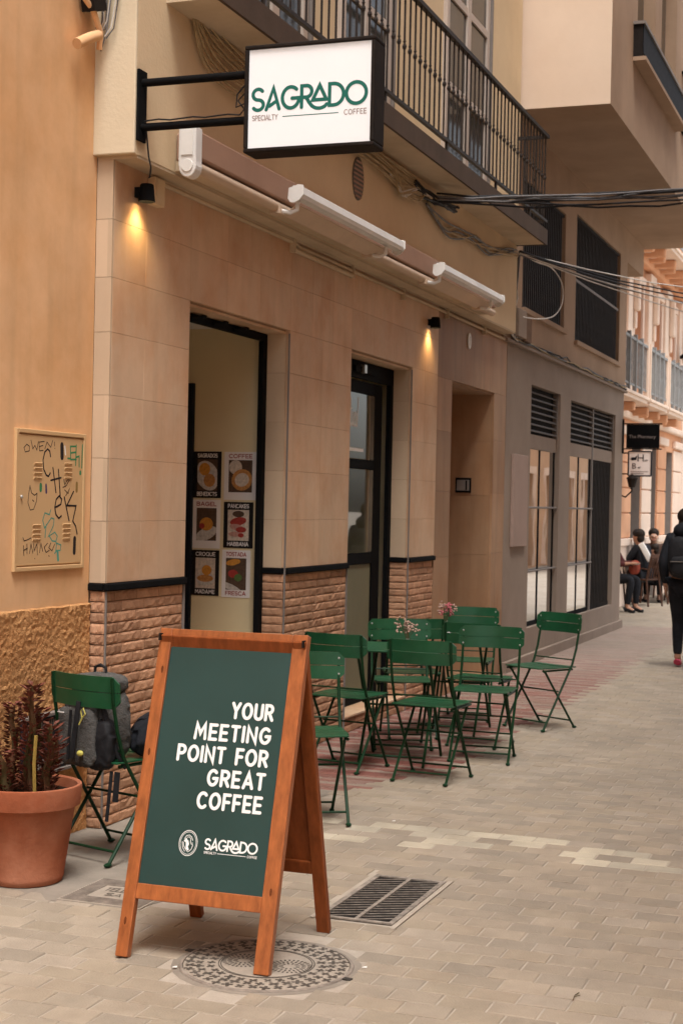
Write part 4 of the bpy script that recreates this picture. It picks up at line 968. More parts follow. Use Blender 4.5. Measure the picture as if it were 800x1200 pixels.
for i, (z1, s_, m) in enumerate(((4.62,.20,'cable_b'),(4.55,.16,'cable_b'),(4.75,.12,'cable_w'),(4.05,.13,'cable_w'),(3.6,.05,'cable_w'),(4.66,.24,'cable_g'))):
    MB().tube(sag((-3.46,14.30,4.005-.006*i),(2.02,25.5+.3*i,z1+1.0),s_+.5+rnd.uniform(-.05,.05),24,.006), .008 if m != 'cable_w' else .0065, 5).build('cable', m, t)
MB().tube(smooth_pts([(-3.46,14.31,4.0),(-3.40,14.7,3.97),(-3.35,15.2,3.98),(-3.33,15.6,3.88),(-3.34,15.68,3.70),(-3.38,15.48,3.54),(-3.45,15.05,3.46),(-3.55,14.75,3.45)], 6), .0065, 6).build('loop_cable', 'cable_w', t)
t = thing('cable_box', 'pale junction box with a mess of cables on the corner between cafe and grey building', 'junction box', (-3.6,14.6,3.4))
MB().box(-3.607,-3.53,14.62,14.95,3.25,3.52).build('box', 'grey', t, bevel=.004)
MB().box(-3.607,-3.55,15.0,15.25,3.24,3.50).build('rusty_box', mat('rusty_brown', (.16,.09,.05), .8, .3, 9), t)
MB().box(-3.606,-3.55,14.44,14.60,3.38,3.55).build('rusty_box', 'blackw', t)
for i in range(14):
    y = 14.40+rnd.uniform(-.04,.10)
    MB().tube([(-3.47,14.32+rnd.uniform(0,.05),4.02),(-3.53+rnd.uniform(-.03,.04),y,3.8),(-3.55+rnd.uniform(-.03,.04),y+rnd.uniform(-.05,.08),3.6),(-3.56,y+rnd.uniform(-.06,.15),3.42),(-3.57,y+rnd.uniform(-.02,.22),3.27+rnd.uniform(-.03,.06)),(-3.59,14.75+rnd.uniform(-.1,.1),3.215)], .006, 5).build('cable', 'cable_g' if i % 3 else 'cable_w', t)
t = thing('ledge_cable', 'dark loose cable lying along the ledge of the grey building', 'cables', (-3.58,17,3.2))
for i in range(4):
    MB().tube([(-3.585+rnd.uniform(-.01,.015),14.7+k*.4,3.218+abs(rnd.gauss(0,.022))) for k in range(17)], .008, 5).build('cable', ('cable_b','blackw','cable','cable_g')[i], t)

# ================================================================ A-BOARD
t = thing('sign_board', 'wooden A frame sign board with dark green panel and white coffee lettering, on the pavers', 'sign board', (-2.26,5.13,0))
vv = Vector((0,.31,1.125)).normalized(); uu = Vector((1,0,0)); nn = uu.cross(vv)     # nn points to the street (-y)
O_ = Vector((-2.2635,4.82,0))
def bb(u0, u1, v0, v1, n0, n1, name, m, par, bevel=.003, v0r=None, v1r=None):
    v0r = v0 if v0r is None else v0r; v1r = v1 if v1r is None else v1r
    ps = [O_+uu*a+vv*b_+nn*c_ for c_ in (n0, n1) for a, b_ in ((u0,v0),(u1,v0r),(u1,v1r),(u0,v1))]
    return MB().add(ps, [(0,3,2,1),(4,5,6,7),(0,1,5,4),(1,2,6,5),(2,3,7,6),(3,0,4,7)]).build(name, m, par, bevel=bevel)
bb(-.290,-.243,.008,1.173,-.032,0,'stile','oak',t); bb(.232,.288,.008,1.173,-.032,0,'stile','oak',t)
bb(-.243,.232,1.122,1.1725,-.031,-.0005,'rail','oak',t); bb(-.243,.232,.208,.262,-.031,-.0005,'rail','oak',t)
pn = bb(-.244,.233,.262,1.122,-.022,-.010,'panel','board',t, bevel=0)
E = .9986
def txt(ps, wd, m='print'): strokes(MB(), ps, O_+nn*(-.0095), uu, vv, nn, wd).build('lettering', m, pn)
for s_, x0, x1, y0 in (('YOUR',.026,.191,.859), ('MEETING',-.107,.191,.777), ('POINT FOR',-.163,.191,.697), ('GREAT',-.034,.190,.617), ('COFFEE',-.062,.189,.536)):
    ps_ = fit(s_, x1-x0-.012, .0505, .33, x0+.006, y0+.006)
    if ' ' in s_:
        xs_ = x0+.006+(x1-x0-.012)*layout(s_.split()[0], .33)[1]/layout(s_, .33)[1]+.01
        txt([p for p in ps_ if p[0][0] < xs_], .0115); txt([p for p in ps_ if p[0][0] >= xs_], .0115)
    else: txt(ps_, .0115)
L, s = logo(.196, -.007, .4015); txt(L, .0062)
txt(fit('SPECIALTY', .046, .0075, .22, -.008, .386), .0013); txt(fit('COFFEE', .036, .0075, .3, .156, .386), .0013); txt([[(.043,.3895),(.150,.3895)]], .0018)
ec_ = (-.0725,.4155)
def E2(rx, ry, n=40): return A_(ec_[0], ec_[1], rx, ry, 0, 360, n)
txt([E2(.0345,.0435)], .0022); txt([E2(.030,.0385)], .0014)
txt([[(ec_[0]+a*.03, ec_[1]+b_*.036) for a, b_ in pl] for pl in ([(-.55,.35),(-.3,.7),(.05,.78),(.35,.62),(.55,.3)], [(-.2,.55),(.1,.6),(.3,.4),(.28,.1),(.45,-.1)], [(-.62,.05),(-.5,-.3),(-.2,-.62),(.1,-.85)], [(.5,.1),(.62,-.2),(.5,-.55),(.2,-.8)], [(-.75,.1),(-.62,-.45),(-.3,-.8)])], .0020)
txt([[(ec_[0]+a*.03, ec_[1]+b_*.036) for a, b_ in pl] for pl in ([(-.45,.2),(-.1,.15),(0,-.1),(-.12,-.35),(.05,-.6)], [(-.3,.35),(-.15,-.1),(-.1,-.5)])], .0075)
# rear frame
B_ = Vector((-2.2635,5.447,0)); vr = Vector((0,-.31,1.125)).normalized(); nr = Vector((0,1,0)).cross(Vector((0,0,1)));  nr = vr.cross(uu)
def rb_(u0, u1, v0, v1, n0, n1, name, m, par, bevel=.003):
    ps = [B_+uu*a+vr*b_+nr*c_ for c_ in (n0, n1) for a, b_ in ((u0,v0),(u1,v0),(u1,v1),(u0,v1))]
    return MB().add(ps, [(0,3,2,1),(4,5,6,7),(0,1,5,4),(1,2,6,5),(2,3,7,6),(3,0,4,7)]).build(name, m, par, bevel=bevel)
sg = -1 if nr.y > 0 else 1
def q2(a, b_): return (min(a*sg, b_*sg), max(a*sg, b_*sg))
n0, n1 = q2(0, .03)
rb_(-.285,-.236,.008,1.155,n0,n1,'rear_stile','oakd',t); rb_(.236,.285,.008,1.155,n0,n1,'rear_stile','oakd',t)
rb_(-.236,.236,1.09,1.154,n0+.001,n1-.001,'rear_rail','oakd',t); rb_(-.236,.236,.245,.295,n0+.001,n1-.001,'rear_rail','oakd',t)
n0, n1 = q2(.010, .018); rb_(-.236,.236,.295,1.09,n0,n1,'rear_panel','oakd',t,bevel=0)
kn = MB()
for u, v_ in ((-.268,.72),(-.268,.13),(.262,.28),(-.262,1.02)):
    kn.add([O_+uu*(u+.005*math.cos(a))+vv*(v_+.014*math.sin(a))+nn*.0004 for a in [2*math.pi*i/10 for i in range(10)]], [tuple(range(10))])
kn.build('wood_knot', mat('wood_knot', (.13,.036,.012), .5, .3, 60), t)
for x in (-2.545, -1.985): MB().rbox((x,5.125,1.10),(.006,.05,.025)).build('hinge', 'blackw', t)

# ================================================================ CHAIRS
def make_chair():
    t = thing('folding_chair', 'x', 'chair', (0,0,0), 'green folding metal bistro chairs')
    W = .185
    for sx in (-1, 1):
        x = sx*W
        MB().tube([(x,.215,.825),(x,.205,.72),(x,.175,.58),(x,.135,.47),(x,.05,.34),(x,-.165,.012)], .0085, 7).build('back_leg', 'greend', t, smooth=True)
        x2 = sx*(W-.022)
        MB().tube([(x2,-.155,.435),(x2,-.13,.42),(x2,.19,.012)], .0085, 7).build('front_leg', 'greend', t, smooth=True)
        ft = MB(); ft.ell((x,-.168,.010),(.015,.022,.010),8,5); ft.ell((x2,.196,.010),(.015,.022,.010),8,5); ft.build('foot', 'greend', t, smooth=True)
        rl_ = MB(); rl_.tube([(sx*(W-.012),-.165,.432),(sx*(W-.012),.15,.432)], .008, 6); rl_.build('seat_rail', 'greend', t)
    for y, z, x in ((-.1296,.065,W), (.153,.06,W-.022), (.0,.28,W-.01)):
        MB().tube([(-x,y,z),(x,y,z)], .006, 6).build('cross_bar', 'greend', t)
    MB().tube([(-W,.148,.50),(W,.148,.50)], .005, 6).build('cross_bar', 'greend', t)
    # seat slats, rounded front
    ys = [-.185+.0725*i for i in range(6)]
    for i in range(5):
        y0, y1 = ys[i]+.002, ys[i+1]-.002; hw = .188 if i else .176
        mb = MB(); n = 8
        for k in range(n+1):
            x = -hw+2*hw*k/n; z = .449-.006*math.cos(x/hw*math.pi/2)*(1 if 0 < i < 4 else .4)
            mb.v += [(x,y0,z-.004),(x,y1,z-.004),(x,y1,z+.004),(x,y0+.0,z+.004)]
        mb.f = [(4*k,4*(k+1),4*(k+1)+1,4*k+1) for k in range(n)]+[(4*k+3,4*k+2,4*(k+1)+2,4*(k+1)+3) for k in range(n)]+[(4*k,4*k+3,4*k+7,4*k+4) for k in range(n)]+[(4*k+1,4*k+5,4*k+6,4*k+2) for k in range(n)]+[(0,1,2,3),(4*n,4*n+3,4*n+2,4*n+1)]
        mb.t = [None]*len(mb.f); mb.build('seat_slat', 'green', t, bevel=.002)
    # back: two curved boards
    for z0, z1, rt_ in ((.688,.757,0), (.760,.828,1)):
        mb = MB(); n = 14; hw = .213; rad = .03
        for k in range(n+1):
            x = -hw+2*hw*k/n; d = hw-abs(x)
            c_ = 0 if d >= rad else rad-math.sqrt(max(0, rad*rad-(rad-d)**2))
            a0 = z0+(0 if rt_ else c_); a1 = z1-(c_ if rt_ else 0)
            y0 = .205-.022*(1-(x/hw)**2)*-1 - .018*(abs(x)/hw)**2
            yb = y0+(a0-.69)*.09; yt = y0+(a1-.69)*.09
            mb.v += [(x,yb-.004,a0),(x,yb+.004,a0),(x,yt+.004,a1),(x,yt-.004,a1)]
        mb.f = [(4*k,4*k+1,4*(k+1)+1,4*(k+1)) for k in range(n)]+[(4*k+3,4*(k+1)+3,4*(k+1)+2,4*k+2) for k in range(n)]+[(4*k,4*(k+1),4*k+7,4*k+3) for k in range(n)]+[(4*k+1,4*k+2,4*(k+1)+2,4*(k+1)+1) for k in range(n)]+[(0,3,2,1),(4*n,4*n+1,4*n+2,4*n+3)]
        mb.t = [None]*len(mb.f); mb.build('back_slat', 'green', t, smooth=True)
    rv = MB()
    for x in (-.185, .185):
        for z in (.716, .797):
            y = .205+.022*(1-(x/.213)**2)-.018*(abs(x)/.213)**2+(z-.69)*.09
            rv.ell((x,y-.005,z),(.006,.003,.006),8,4); rv.ell((x,y+.005,z),(.005,.003,.005),8,4)
    rv.build('rivet', 'steel', t)
    return t
CH = [  # x, y, rz, label
 (-2.47,11.12,-29,'green folding chair standing apart at the right, turned away from the tables towards the wall'),
 (-2.57,8.72,175,'green folding chair with its back to us, right in front of the dried flowers'),
 (-3.10,9.78,24,'green folding chair facing us from behind the dried flowers on the nearer table'),
 (-3.14,8.86,172,'green folding chair with dark back to us, between the sign board and the nearer table'),
 (-2.80,7.30,30,'green folding chair half hidden behind the right edge of the sign board'),
 (-2.47,9.53,4,'pale lit green folding chair facing us, left of the chair that stands apart'),
 (-2.66,10.14,178,'green folding chair with black looking back, back to back with the pale lit chair'),
 (-3.07,11.30,8,'green folding chair farthest back, against the stone doorway'),
 (-3.20,10.30,205,'green folding chair hidden behind the chair at the dried flowers, only its top edge showing'),
 (-3.31,6.22,163,'green folding chair by the flower pot with a grey backpack on it')]
c0 = make_chair()
chairs = []
for i, (x, y, rz, lab) in enumerate(CH):
    c = c0 if i == 0 else copy_tree(c0)
    chairs.append(c)
for c, (x, y, rz, lab) in zip(chairs, CH):
    c.location = (x, y, .001); c.rotation_euler.z = R(rz); c['label'] = lab

# ================================================================ TABLES
def make_table():
    t = thing('folding_table', 'x', 'table', (0,0,0), 'green folding bistro tables')
    tp = MB()
    for i in range(1): tp.box(-.285,.285,-.285,.285,.700,.716)
    tp.build('table_top', 'green', t, bevel=.006)
    for sx in (-1, 1):
        MB().tube([(sx*.22,-.24,.69),(sx*.22,.25,.012)], .0095, 7).build('leg', 'greend', t); MB().tube([(sx*.20,.24,.69),(sx*.20,-.25,.012)], .0095, 7).build('leg', 'greend', t)
    for y, z, x in ((.21,.065,.22),(-.21,.065,.20),(.0,.35,.21)): MB().tube([(-x,y,z),(x,y,z)], .007, 6).build('cross_bar', 'greend', t)
    return t
t1 = make_table(); t2 = copy_tree(t1)
for o, (x, y, rz, lab) in zip((t1, t2), ((-2.93,9.22,6,'green folding bistro table nearest the sign board, with a vase of dried flowers'), (-2.98,10.62,4,'green folding bistro table by the stone doorway, with white paper and a flower vase'))):
    o.location = (x, y, .001); o.rotation_euler.z = R(rz); o['label'] = lab
MB().box(-3.10,-2.95,10.37,10.55,.7175,.7195).build('paper_menu', 'white', None); tag(bpy.data.objects['paper_menu'], 'white paper menu lying on the table near the stone doorway', 'paper')
MT['petal'] = mat('dried_petals', (.45,.30,.24), .8, .25, 20); MT['petal2'] = mat('pink_petals', (.50,.14,.16), .7, .25, 20); MT['vase'] = mat('clear_vase', (.25,.28,.25), .1, .1, 5)
def flowers(x, y, z, h, lab, m):
    t = thing('flower_vase', lab, 'flowers', (x,y,z), 'small vases of flowers on the bistro tables')
    MB().lathe([(.018,0),(.022,.006),(.021,.035),(.012,.052),(.013,.058),(.010,.058),(.009,.05),(.018,.035),(.018,.008),(0,.007)], 14, (x,y,z)).build('vase', 'vase', t, smooth=True)
    q = random.Random(int(h*100))
    for i in range(9):
        a = q.uniform(0,6.28); r_ = q.uniform(.02,.075); hh = h*q.uniform(.7,1.05)
        tip = Vector((x+r_*math.cos(a), y+r_*math.sin(a), z+hh))
        st_ = MB(); st_.tube([(x,y,z+.02),(x+r_*.3*math.cos(a),y+r_*.3*math.sin(a),z+hh*.6),tip], .0018, 4); st_.build('flower_stem', 'stem', t)
        fl = MB()
        for k in range(9):
            p = tip+Vector((q.uniform(-.016,.016),q.uniform(-.016,.016),q.uniform(-.05,.014))); fl.ell(p,(.0075,.0075,.006),5,3,Matrix.Rotation(q.uniform(0,3),4,'X'))
        fl.build('bloom', m if i % 3 else 'petal', t)
flowers(-2.87,9.16,.717,.17,'slim vase of pale dried flowers on the table nearest the sign board', 'petal')
flowers(-3.06,10.66,.717,.19,'small vase of pink flowers on the table by the stone doorway', 'petal2')

# ================================================================ POT AND PLANT
PCX, PCY = -3.42, 5.655
t = thing('flower_pot', 'large round terracotta flower pot on the pavement by the orange wall', 'flower pot', (PCX,PCY,0))
MB().lathe([(.145,.0),(.152,.004),(.158,.02),(.160,.026),(.1595,.034),(.200,.315),(.203,.318),(.221,.322),(.228,.395),(.226,.405),(.218,.408),(.208,.402),(.200,.36),(0,.358)], 56, (PCX,PCY,0)).build('pot', 'terra', t, smooth=True)
MB().lathe([(.2,.358),(.19,.366),(.1,.374),(0,.376)], 30, (PCX,PCY,0)).build('soil', 'soil', t)
t = thing('potted_plant', 'upright red leaved succulent growing in the terracotta pot', 'plant', (PCX,PCY,.37))
q = random.Random(11)
def stem(x, y, h, lean, name='stem'):
    base = Vector((x,y,.36)); tip = base+Vector((lean[0],lean[1],h)); n = 14
    s_ = MB(); prof = []
    ph = q.uniform(0,2)
    pts = [base.lerp(tip,i/n)+Vector((.006*math.sin(i*.8+ph),.006*math.cos(i*.7+ph),0)) for i in range(n+1)]
    rw = [.021*(1-.35*(i/n))*(1 if i < n else .35) for i in range(n+1)]
    for i in range(n+1):
        for j in range(6):
            a = ph+math.pi*2*j/6; r_ = rw[i]*(1 if j % 2 == 0 else .36); s_.v.append(tuple(pts[i]+Vector((r_*math.cos(a), r_*math.sin(a), 0))))
    for i in range(n):
        for j in range(6): s_.f.append((i*6+j,i*6+(j+1)%6,(i+1)*6+(j+1)%6,(i+1)*6+j)); s_.t.append(None)
    s_.f.append(tuple(n*6+j for j in range(6))); s_.t.append(None)
    so = s_.build(name, 'stem', t)
    lf = MB()
    m = int(h/.0065)
    for k in range(m):
        f = .04+.98*k/m; p = base.lerp(tip, min(f,1)); i = min(int(f*n), n)
        for j in (0,1,2):
            if q.random() < .12: continue
            a = ph+2*math.pi*j/3+q.uniform(-.75,.75); d = Vector((math.cos(a), math.sin(a), q.uniform(.05,.75))).normalized(); b0 = p+Vector((math.cos(a),math.sin(a),0))*rw[i]*.9
            sd_ = Vector((-math.sin(a),math.cos(a),0)); ln = q.uniform(.024,.046)*(1.25 if f > .8 else 1); wv = ln*.27
            up_ = Vector((0,0,.006))
            lf.add([b0, b0+d*ln*.55+sd_*wv+up_*.4, b0+d*ln, b0+d*ln*.55-sd_*wv+up_*.4, b0+d*ln*.5-up_], [(0,3,4),(3,2,4),(2,1,4),(1,0,4)])
    lf.build('leaf', 'leaf', t, stuff=True)
stem(PCX+.035,PCY-.06,.46,(.02,-.0)); stem(PCX-.05,PCY-.02,.37,(-.02,.02)); stem(PCX+.10,PCY-.03,.30,(.035,-.01)); stem(PCX-.01,PCY+.06,.34,(.01,.03)); stem(PCX-.1,PCY-.07,.33,(-.05,-.02)); stem(PCX+.06,PCY+.05,.22,(.04,.02)); stem(PCX-.02,PCY-.12,.2,(-.01,-.05))
MB().tube([(PCX+.085,PCY-.08,.37),(PCX+.082,PCY-.085,.5),(PCX+.086,PCY-.08,.62)], .008, 6).build('stake', mat('yellow_cane', (.30,.20,.05), .6, .2, 9), t)

# ================================================================ BACKPACK AND JACKET
def blob(c, r, e=2.6, nu=28, nv=18, rz=0, fn=None, rx=0):
    mb = MB(); m3 = (Matrix.Rotation(rz,3,'Z') @ Matrix.Rotation(rx,3,'X'))
    sp = lambda a, p: math.copysign(abs(a)**p, a)
    for j in range(nv+1):
        ph = -math.pi/2+math.pi*j/nv
        for i in range(nu):
            th = 2*math.pi*i/nu; k = 2/e
            p = Vector((sp(math.cos(ph),k)*sp(math.cos(th),k)*r[0], sp(math.cos(ph),k)*sp(math.sin(th),k)*r[1], sp(math.sin(ph),k)*r[2]))
            if fn: p = fn(p)
            mb.v.append(tuple(Vector(c)+m3 @ p))
    mb.f = [(j*nu+i, j*nu+(i+1)%nu, (j+1)*nu+(i+1)%nu, (j+1)*nu+i) for j in range(nv) for i in range(nu)]; mb.t = [None]*len(mb.f)
    return mb
BPX, BPY, BPZ, BPR = -3.355, 6.145, .612, R(-17)
t = thing('backpack', 'grey backpack with yellow cord standing on the green chair by the flower pot', 'backpack', (BPX,BPY,.45))
mr = Matrix.Rotation(BPR, 4, 'Z'); mr.translation = Vector((BPX,BPY,BPZ))
def BL(x, y, z): return mr @ Vector((x, y, z))
def fb(p):
    f = (p.z+.25)/.5; s_ = 1-.16*f**2
    w_ = .014*noise.noise(p*9+Vector((3,1,7)))-.012*abs(noise.noise(p*22))+.004*noise.noise(p*60)
    return Vector((p.x*s_*1.0+w_, p.y*(1-.25*f)+w_*.8-.03*math.exp(-((f-.3)/.25)**2)*(1 if p.y < 0 else 0), p.z+.01*noise.noise(p*6)))
blob((BPX,BPY,BPZ), (.165,.105,.205), 2.7, 80, 60, BPR, fb).build('body', 'bag', t, smooth=True)
def fp(p):
    d = p.normalized() if p.length > 1e-4 else Vector((0,0,1)); return p+d*(.012*noise.noise(p*11+Vector((4,4,1)))-.014*abs(noise.noise(p*26))+.004*noise.noise(p*60))
blob(BL(-.005,-.118,-.06), (.12,.032,.135), 4.0, 60, 44, BPR, fp).build('front_pocket', 'bag', t, smooth=True)
blob(BL(.10,-.085,-.09), (.085,.045,.115), 3, 44, 34, BPR, fp).build('side_pocket', 'bagd', t, smooth=True)
blob(BL(-.13,-.03,-.08), (.04,.07,.12), 2.8, 40, 30, BPR, fp).build('side_pocket', 'bagd', t, smooth=True)
blob(BL(0,0,.165), (.145,.095,.045), 3, 60, 30, BPR, fp).build('lid', 'bag', t, smooth=True)
MB().tube([BL(-.035,.0,.195),BL(-.03,0,.235),BL(0,0,.247),BL(.035,0,.235),BL(.04,0,.195)], .007, 7).build('top_handle', 'bagd', t, smooth=True)
MB().beam(BL(.03,-.155,.10), BL(.005,-.168,-.15), .022, .004, (0,1,0)).build('compression_strap', 'bagd', t)
MB().beam(BL(-.088,-.166,.045), BL(-.05,-.168,.045), .006, .004).build('reflective_tab', 'white', t)
yc = mat('yellow_cord', (.55,.50,.12), .6, .1, 9)
MB().tube([BL(.06,-.162,.03),BL(.055,-.165,.06),BL(.07,-.165,.075),BL(.08,-.163,.05),BL(.06,-.162,.03),BL(.045,-.165,.0)], .003, 6).build('cord', yc, t)
blob(BL(.05,-.160,-.125), (.016,.010,.013), 2.2, 10, 8).build('cord_lock', yc, t, smooth=True)
MB().beam(BL(-.015,-.158,.06), BL(-.03,-.158,-.16), .012, .004, (0,1,0)).build('compression_strap', 'bagd', t)
for a in ((.13,-.02,.18),): 
    MB().tube([BL(.06,-.09,.20),BL(.115,-.10,.10),BL(.155,-.09,-.03),BL(.18,-.06,-.13),BL(.20,-.03,-.19)], [.010,.014,.014,.012,.008], 8).build('shoulder_strap', 'bagd', t, smooth=True)
MB().beam(BL(.165,-.08,-.20), BL(.15,-.09,-.42), .016, .003, (0,1,0)).build('loose_strap', 'bagd', t); MB().beam(BL(.195,-.075,-.2), BL(.19,-.08,-.33), .026, .005, (0,1,0)).build('loose_strap', 'bagd', t)
t = thing('dark_jacket', 'black jacket heaped on the chair seat to the right of the grey backpack', 'jacket', (-3.09,6.30,.45))
def fj(p): return Vector((p.x,p.y,p.z))+Vector((1,1,1))*(.036*noise.noise(p*7+Vector((5,2,1)))-.03*abs(noise.noise(p*15))+.008*noise.noise(p*40))
blob((-3.105,6.29,.545), (.13,.15,.115), 2.3, 80, 60, 0, fj).build('body', 'jacket', t, smooth=True)
MB().tube([(-3.10,6.20,.60),(-3.05,6.16,.50),(-3.02,6.15,.40),(-3.02,6.16,.30)], [.045,.042,.038,.03], 12).build('sleeve', 'jacket', t, smooth=True)
t = thing('blue_bottle', 'small blue capped bottle in the side pocket of the grey backpack', 'bottle', tuple(BL(-.165,-.02,-.02)))
bt = MB().lathe([(.0,-.08),(.03,-.078),(.03,.05),(.015,.07),(.015,.075),(0,.076)], 14, BL(-.165,-.02,-.02)); bt.build('bottle', mat('pale_plastic', (.35,.36,.40), .4, .1, 5), t, smooth=True)
MB().lathe([(.018,.07),(.019,.098),(.0,.10)], 12, BL(-.165,-.02,-.02)).build('cap', mat('blue_plastic', (.03,.035,.16), .4, .1, 5), t)

# ================================================================ POSTERS on the inner wall
MT['pblack'] = mat('poster_black', (.015,.013,.013), .5, .1, 9); MT['pwhite'] = mat('poster_white', (.78,.73,.70), .5, .03, 9); MT['pred'] = mat('poster_red', (.33,.06,.05), .5, .1, 9)
FOOD = {'egg': (.62,.27,.05), 'bun': (.52,.24,.08), 'plate': (.55,.50,.44), 'red': (.36,.05,.04), 'crm': (.62,.52,.42), 'grn': (.10,.16,.05), 'dk': (.10,.06,.04), 'pink': (.5,.27,.22)}
for k_, c_ in FOOD.items(): MT['f_'+k_] = mat('food_'+k_, c_, .5, .25, 60, col2=tuple(a*.6 for a in c_), c2s=45, c2amt=.5)
def poster(x0, x1, z0, z1, base, top, bot, tc, pic, foods, lab):
    t = thing('food_poster', lab, 'poster', ((x0+x1)/2, 8.983, (z0+z1)/2), 'food posters on the cream wall in the doorway')
    Y = 8.983
    sh = MB().box(x0,x1,Y-.002,Y-.0005,z0,z1).build('sheet', base, t)
    w_, h_ = x1-x0, z1-z0; m = MB()
    px0, px1, pz0, pz1 = x0+.14*w_, x1-.14*w_, z0+.16*h_, z1-.17*h_
    MB().box(px0,px1,Y-.0028,Y-.0021,pz0,pz1).build('picture', pic, sh)
    lay = .0030
    for (cx, cy, rx, ry, rot, mk) in foods:
        a_ = [(rx*math.cos(2*math.pi*i/22)*w_, ry*math.sin(2*math.pi*i/22)*w_) for i in range(22)]
        c, s_ = math.cos(R(rot)), math.sin(R(rot))
        poly = [(min(max(p[0]*c-p[1]*s_+x0+cx*w_, px0), px1), min(max(p[0]*s_+p[1]*c+z0+cy*h_, pz0), pz1)) for p in a_]
        MB().add([(p[0], Y-lay, p[1]) for p in poly], [tuple(range(22))]).build('food', 'f_'+mk, sh); lay += .0002
    for s_, zz_ in ((top, z1-.125*h_), (bot, z0+.05*h_)):
        if s_: strokes(MB(), fit(s_, w_*.70, h_*.075, .2), (x0+.15*w_, Y-.0021-.001, zz_), (1,0,0), (0,0,1), (0,-1,0), h_*.016).build('lettering', tc, sh)
poster(-4.262,-4.070,1.617,1.912,'pblack','SAGRADOS','BENEDICTS','pwhite','f_dk',[(.5,.48,.40,.52,30,'plate'),(.4,.62,.2,.21,0,'egg'),(.58,.38,.21,.22,0,'bun')],'black food poster with two orange eggs on a white plate, top left of the six')
poster(-4.050,-3.826,1.608,1.911,'pwhite','COFFEE','','pred','f_dk',[(.35,.68,.2,.2,0,'crm'),(.55,.42,.32,.3,20,'bun'),(.55,.42,.22,.19,15,'crm')],'white food poster with a cup of creamy coffee, top right of the six')
poster(-4.262,-4.070,1.297,1.606,'pwhite','BAGEL','','pred','f_dk',[(.5,.3,.42,.2,25,'plate'),(.5,.5,.24,.22,0,'egg'),(.34,.46,.1,.09,0,'red')],'white food poster with a yellow bun on a tilted plate, middle left of the six')
poster(-4.047,-3.845,1.305,1.595,'pblack','PANCAKES','HABBANA','pwhite','f_crm',[(.5,.74,.2,.1,0,'dk'),(.5,.58,.28,.13,10,'red'),(.45,.45,.24,.1,-10,'pink'),(.6,.40,.18,.09,0,'red'),(.4,.3,.22,.08,0,'pink'),(.6,.28,.1,.07,0,'red')],'black food poster with red fruit on pancakes, middle right of the six')
poster(-4.262,-4.072,.997,1.286,'pblack','CROQUE','MADAME','pwhite','f_crm',[(.5,.36,.36,.2,0,'plate'),(.5,.38,.3,.12,0,'bun'),(.55,.56,.18,.17,0,'egg')],'black food poster with a fried egg on toast, bottom left of the six')
poster(-4.052,-3.858,.993,1.292,'pwhite','TOSTADA','FRESCA','pred','f_dk',[(.4,.74,.26,.1,10,'egg'),(.6,.62,.2,.14,0,'dk'),(.4,.5,.18,.13,0,'red'),(.58,.42,.14,.12,0,'grn'),(.3,.22,.4,.1,-20,'plate')],'white food poster with a colourful topped plate, bottom right of the six')

# ================================================================ HANGING SIGNS, LANTERNS
def font_text(s, size, name, m, parent, loc, rot=(R(90),0,0)):
    cu = bpy.data.curves.new(name, 'FONT'); cu.body = s; cu.size = size; cu.extrude = .001; cu.resolution_u = 2
    tmp = bpy.data.objects.new('tmp_text', cu); COL.objects.link(tmp)
    dg = bpy.context.evaluated_depsgraph_get(); me = bpy.data.meshes.new_from_object(tmp.evaluated_get(dg)); bpy.data.objects.remove(tmp)
    me.name = name; me.materials.clear(); me.materials.append(MT[m]); o = bpy.data.objects.new(name, me); COL.objects.link(o)
    o.parent = parent; o.location = Vector(loc)-WL.get(parent.name, Vector()); o.rotation_euler = rot; return o
t = thing('hanging_sign', 'black rectangular hanging sign on the corner of the grey building', 'sign', (-3.62,21.06,2.6))
bd = MB().box(-3.565,-3.125,21.04,21.07,2.43,2.75).build('sign_panel', 'black', t)
for z in (2.76, 2.42): MB().tube([(-3.62,21.055,z),(-3.09,21.055,z)], .009, 6).build('rod', 'black', t)
MB().box(-3.6195,-3.60,21.03,21.08,2.36,2.82).build('bracket', 'black', t)
font_text('The Pharmacy', .062, 'lettering', 'greyprint', bd, (-3.53,21.039,2.565))
t = thing('projecting_sign', 'small white framed square sign fixed to the peach building below the black hanging sign', 'sign', (PX+.04,25.4,2.35))
bd = MB().box(-4.245,-3.895,25.36,25.40,2.16,2.54).build('sign_panel', 'pwhite', t, bevel=.004)
q_ = MB(); q_.box(-4.265,-4.246,25.35,25.41,2.15,2.55); q_.box(-3.894,-3.875,25.35,25.41,2.15,2.55); q_.box(-4.246,-3.894,25.35,25.41,2.541,2.56); q_.box(-4.246,-3.894,25.35,25.41,2.14,2.159); q_.build('frame', 'navy', t)
font_text('H', .17, 'lettering', 'navy', bd, (-4.12,25.357,2.385)); font_text('B', .13, 'lettering', 'navy', bd, (-4.20,25.357,2.265)); font_text('air', .06, 'lettering', 'navy', bd, (-4.0,25.357,2.385)); font_text('ar', .06, 'lettering', 'navy', bd, (-4.1,25.357,2.27))
strokes(MB(), [[(0,0),(.27,.0)], [(.0,-.03),(.2,-.03)]], (-4.21,25.357,2.22), (1,0,0), (0,0,1), (0,-1,0), .012).build('rule', 'greyprint', bd)
MB().prism([(0,0),(.03,-.02),(.1,-.01),(.11,.06),(.07,.03),(.03,.035)], (-4.225,25.359,2.42), (1,0,0), (0,0,1), (0,-1,0), .002).build('emblem', 'navy', bd)
for z in (2.18, 2.52): MB().tube([(PX+.005,25.38,z),(-4.265,25.38,z)], .012, 6).build('bracket_rod', 'black', t)
t = thing('wall_lantern', 'small black wall lantern on the peach building under the white square sign', 'lantern', (PX,25.3,1.95))
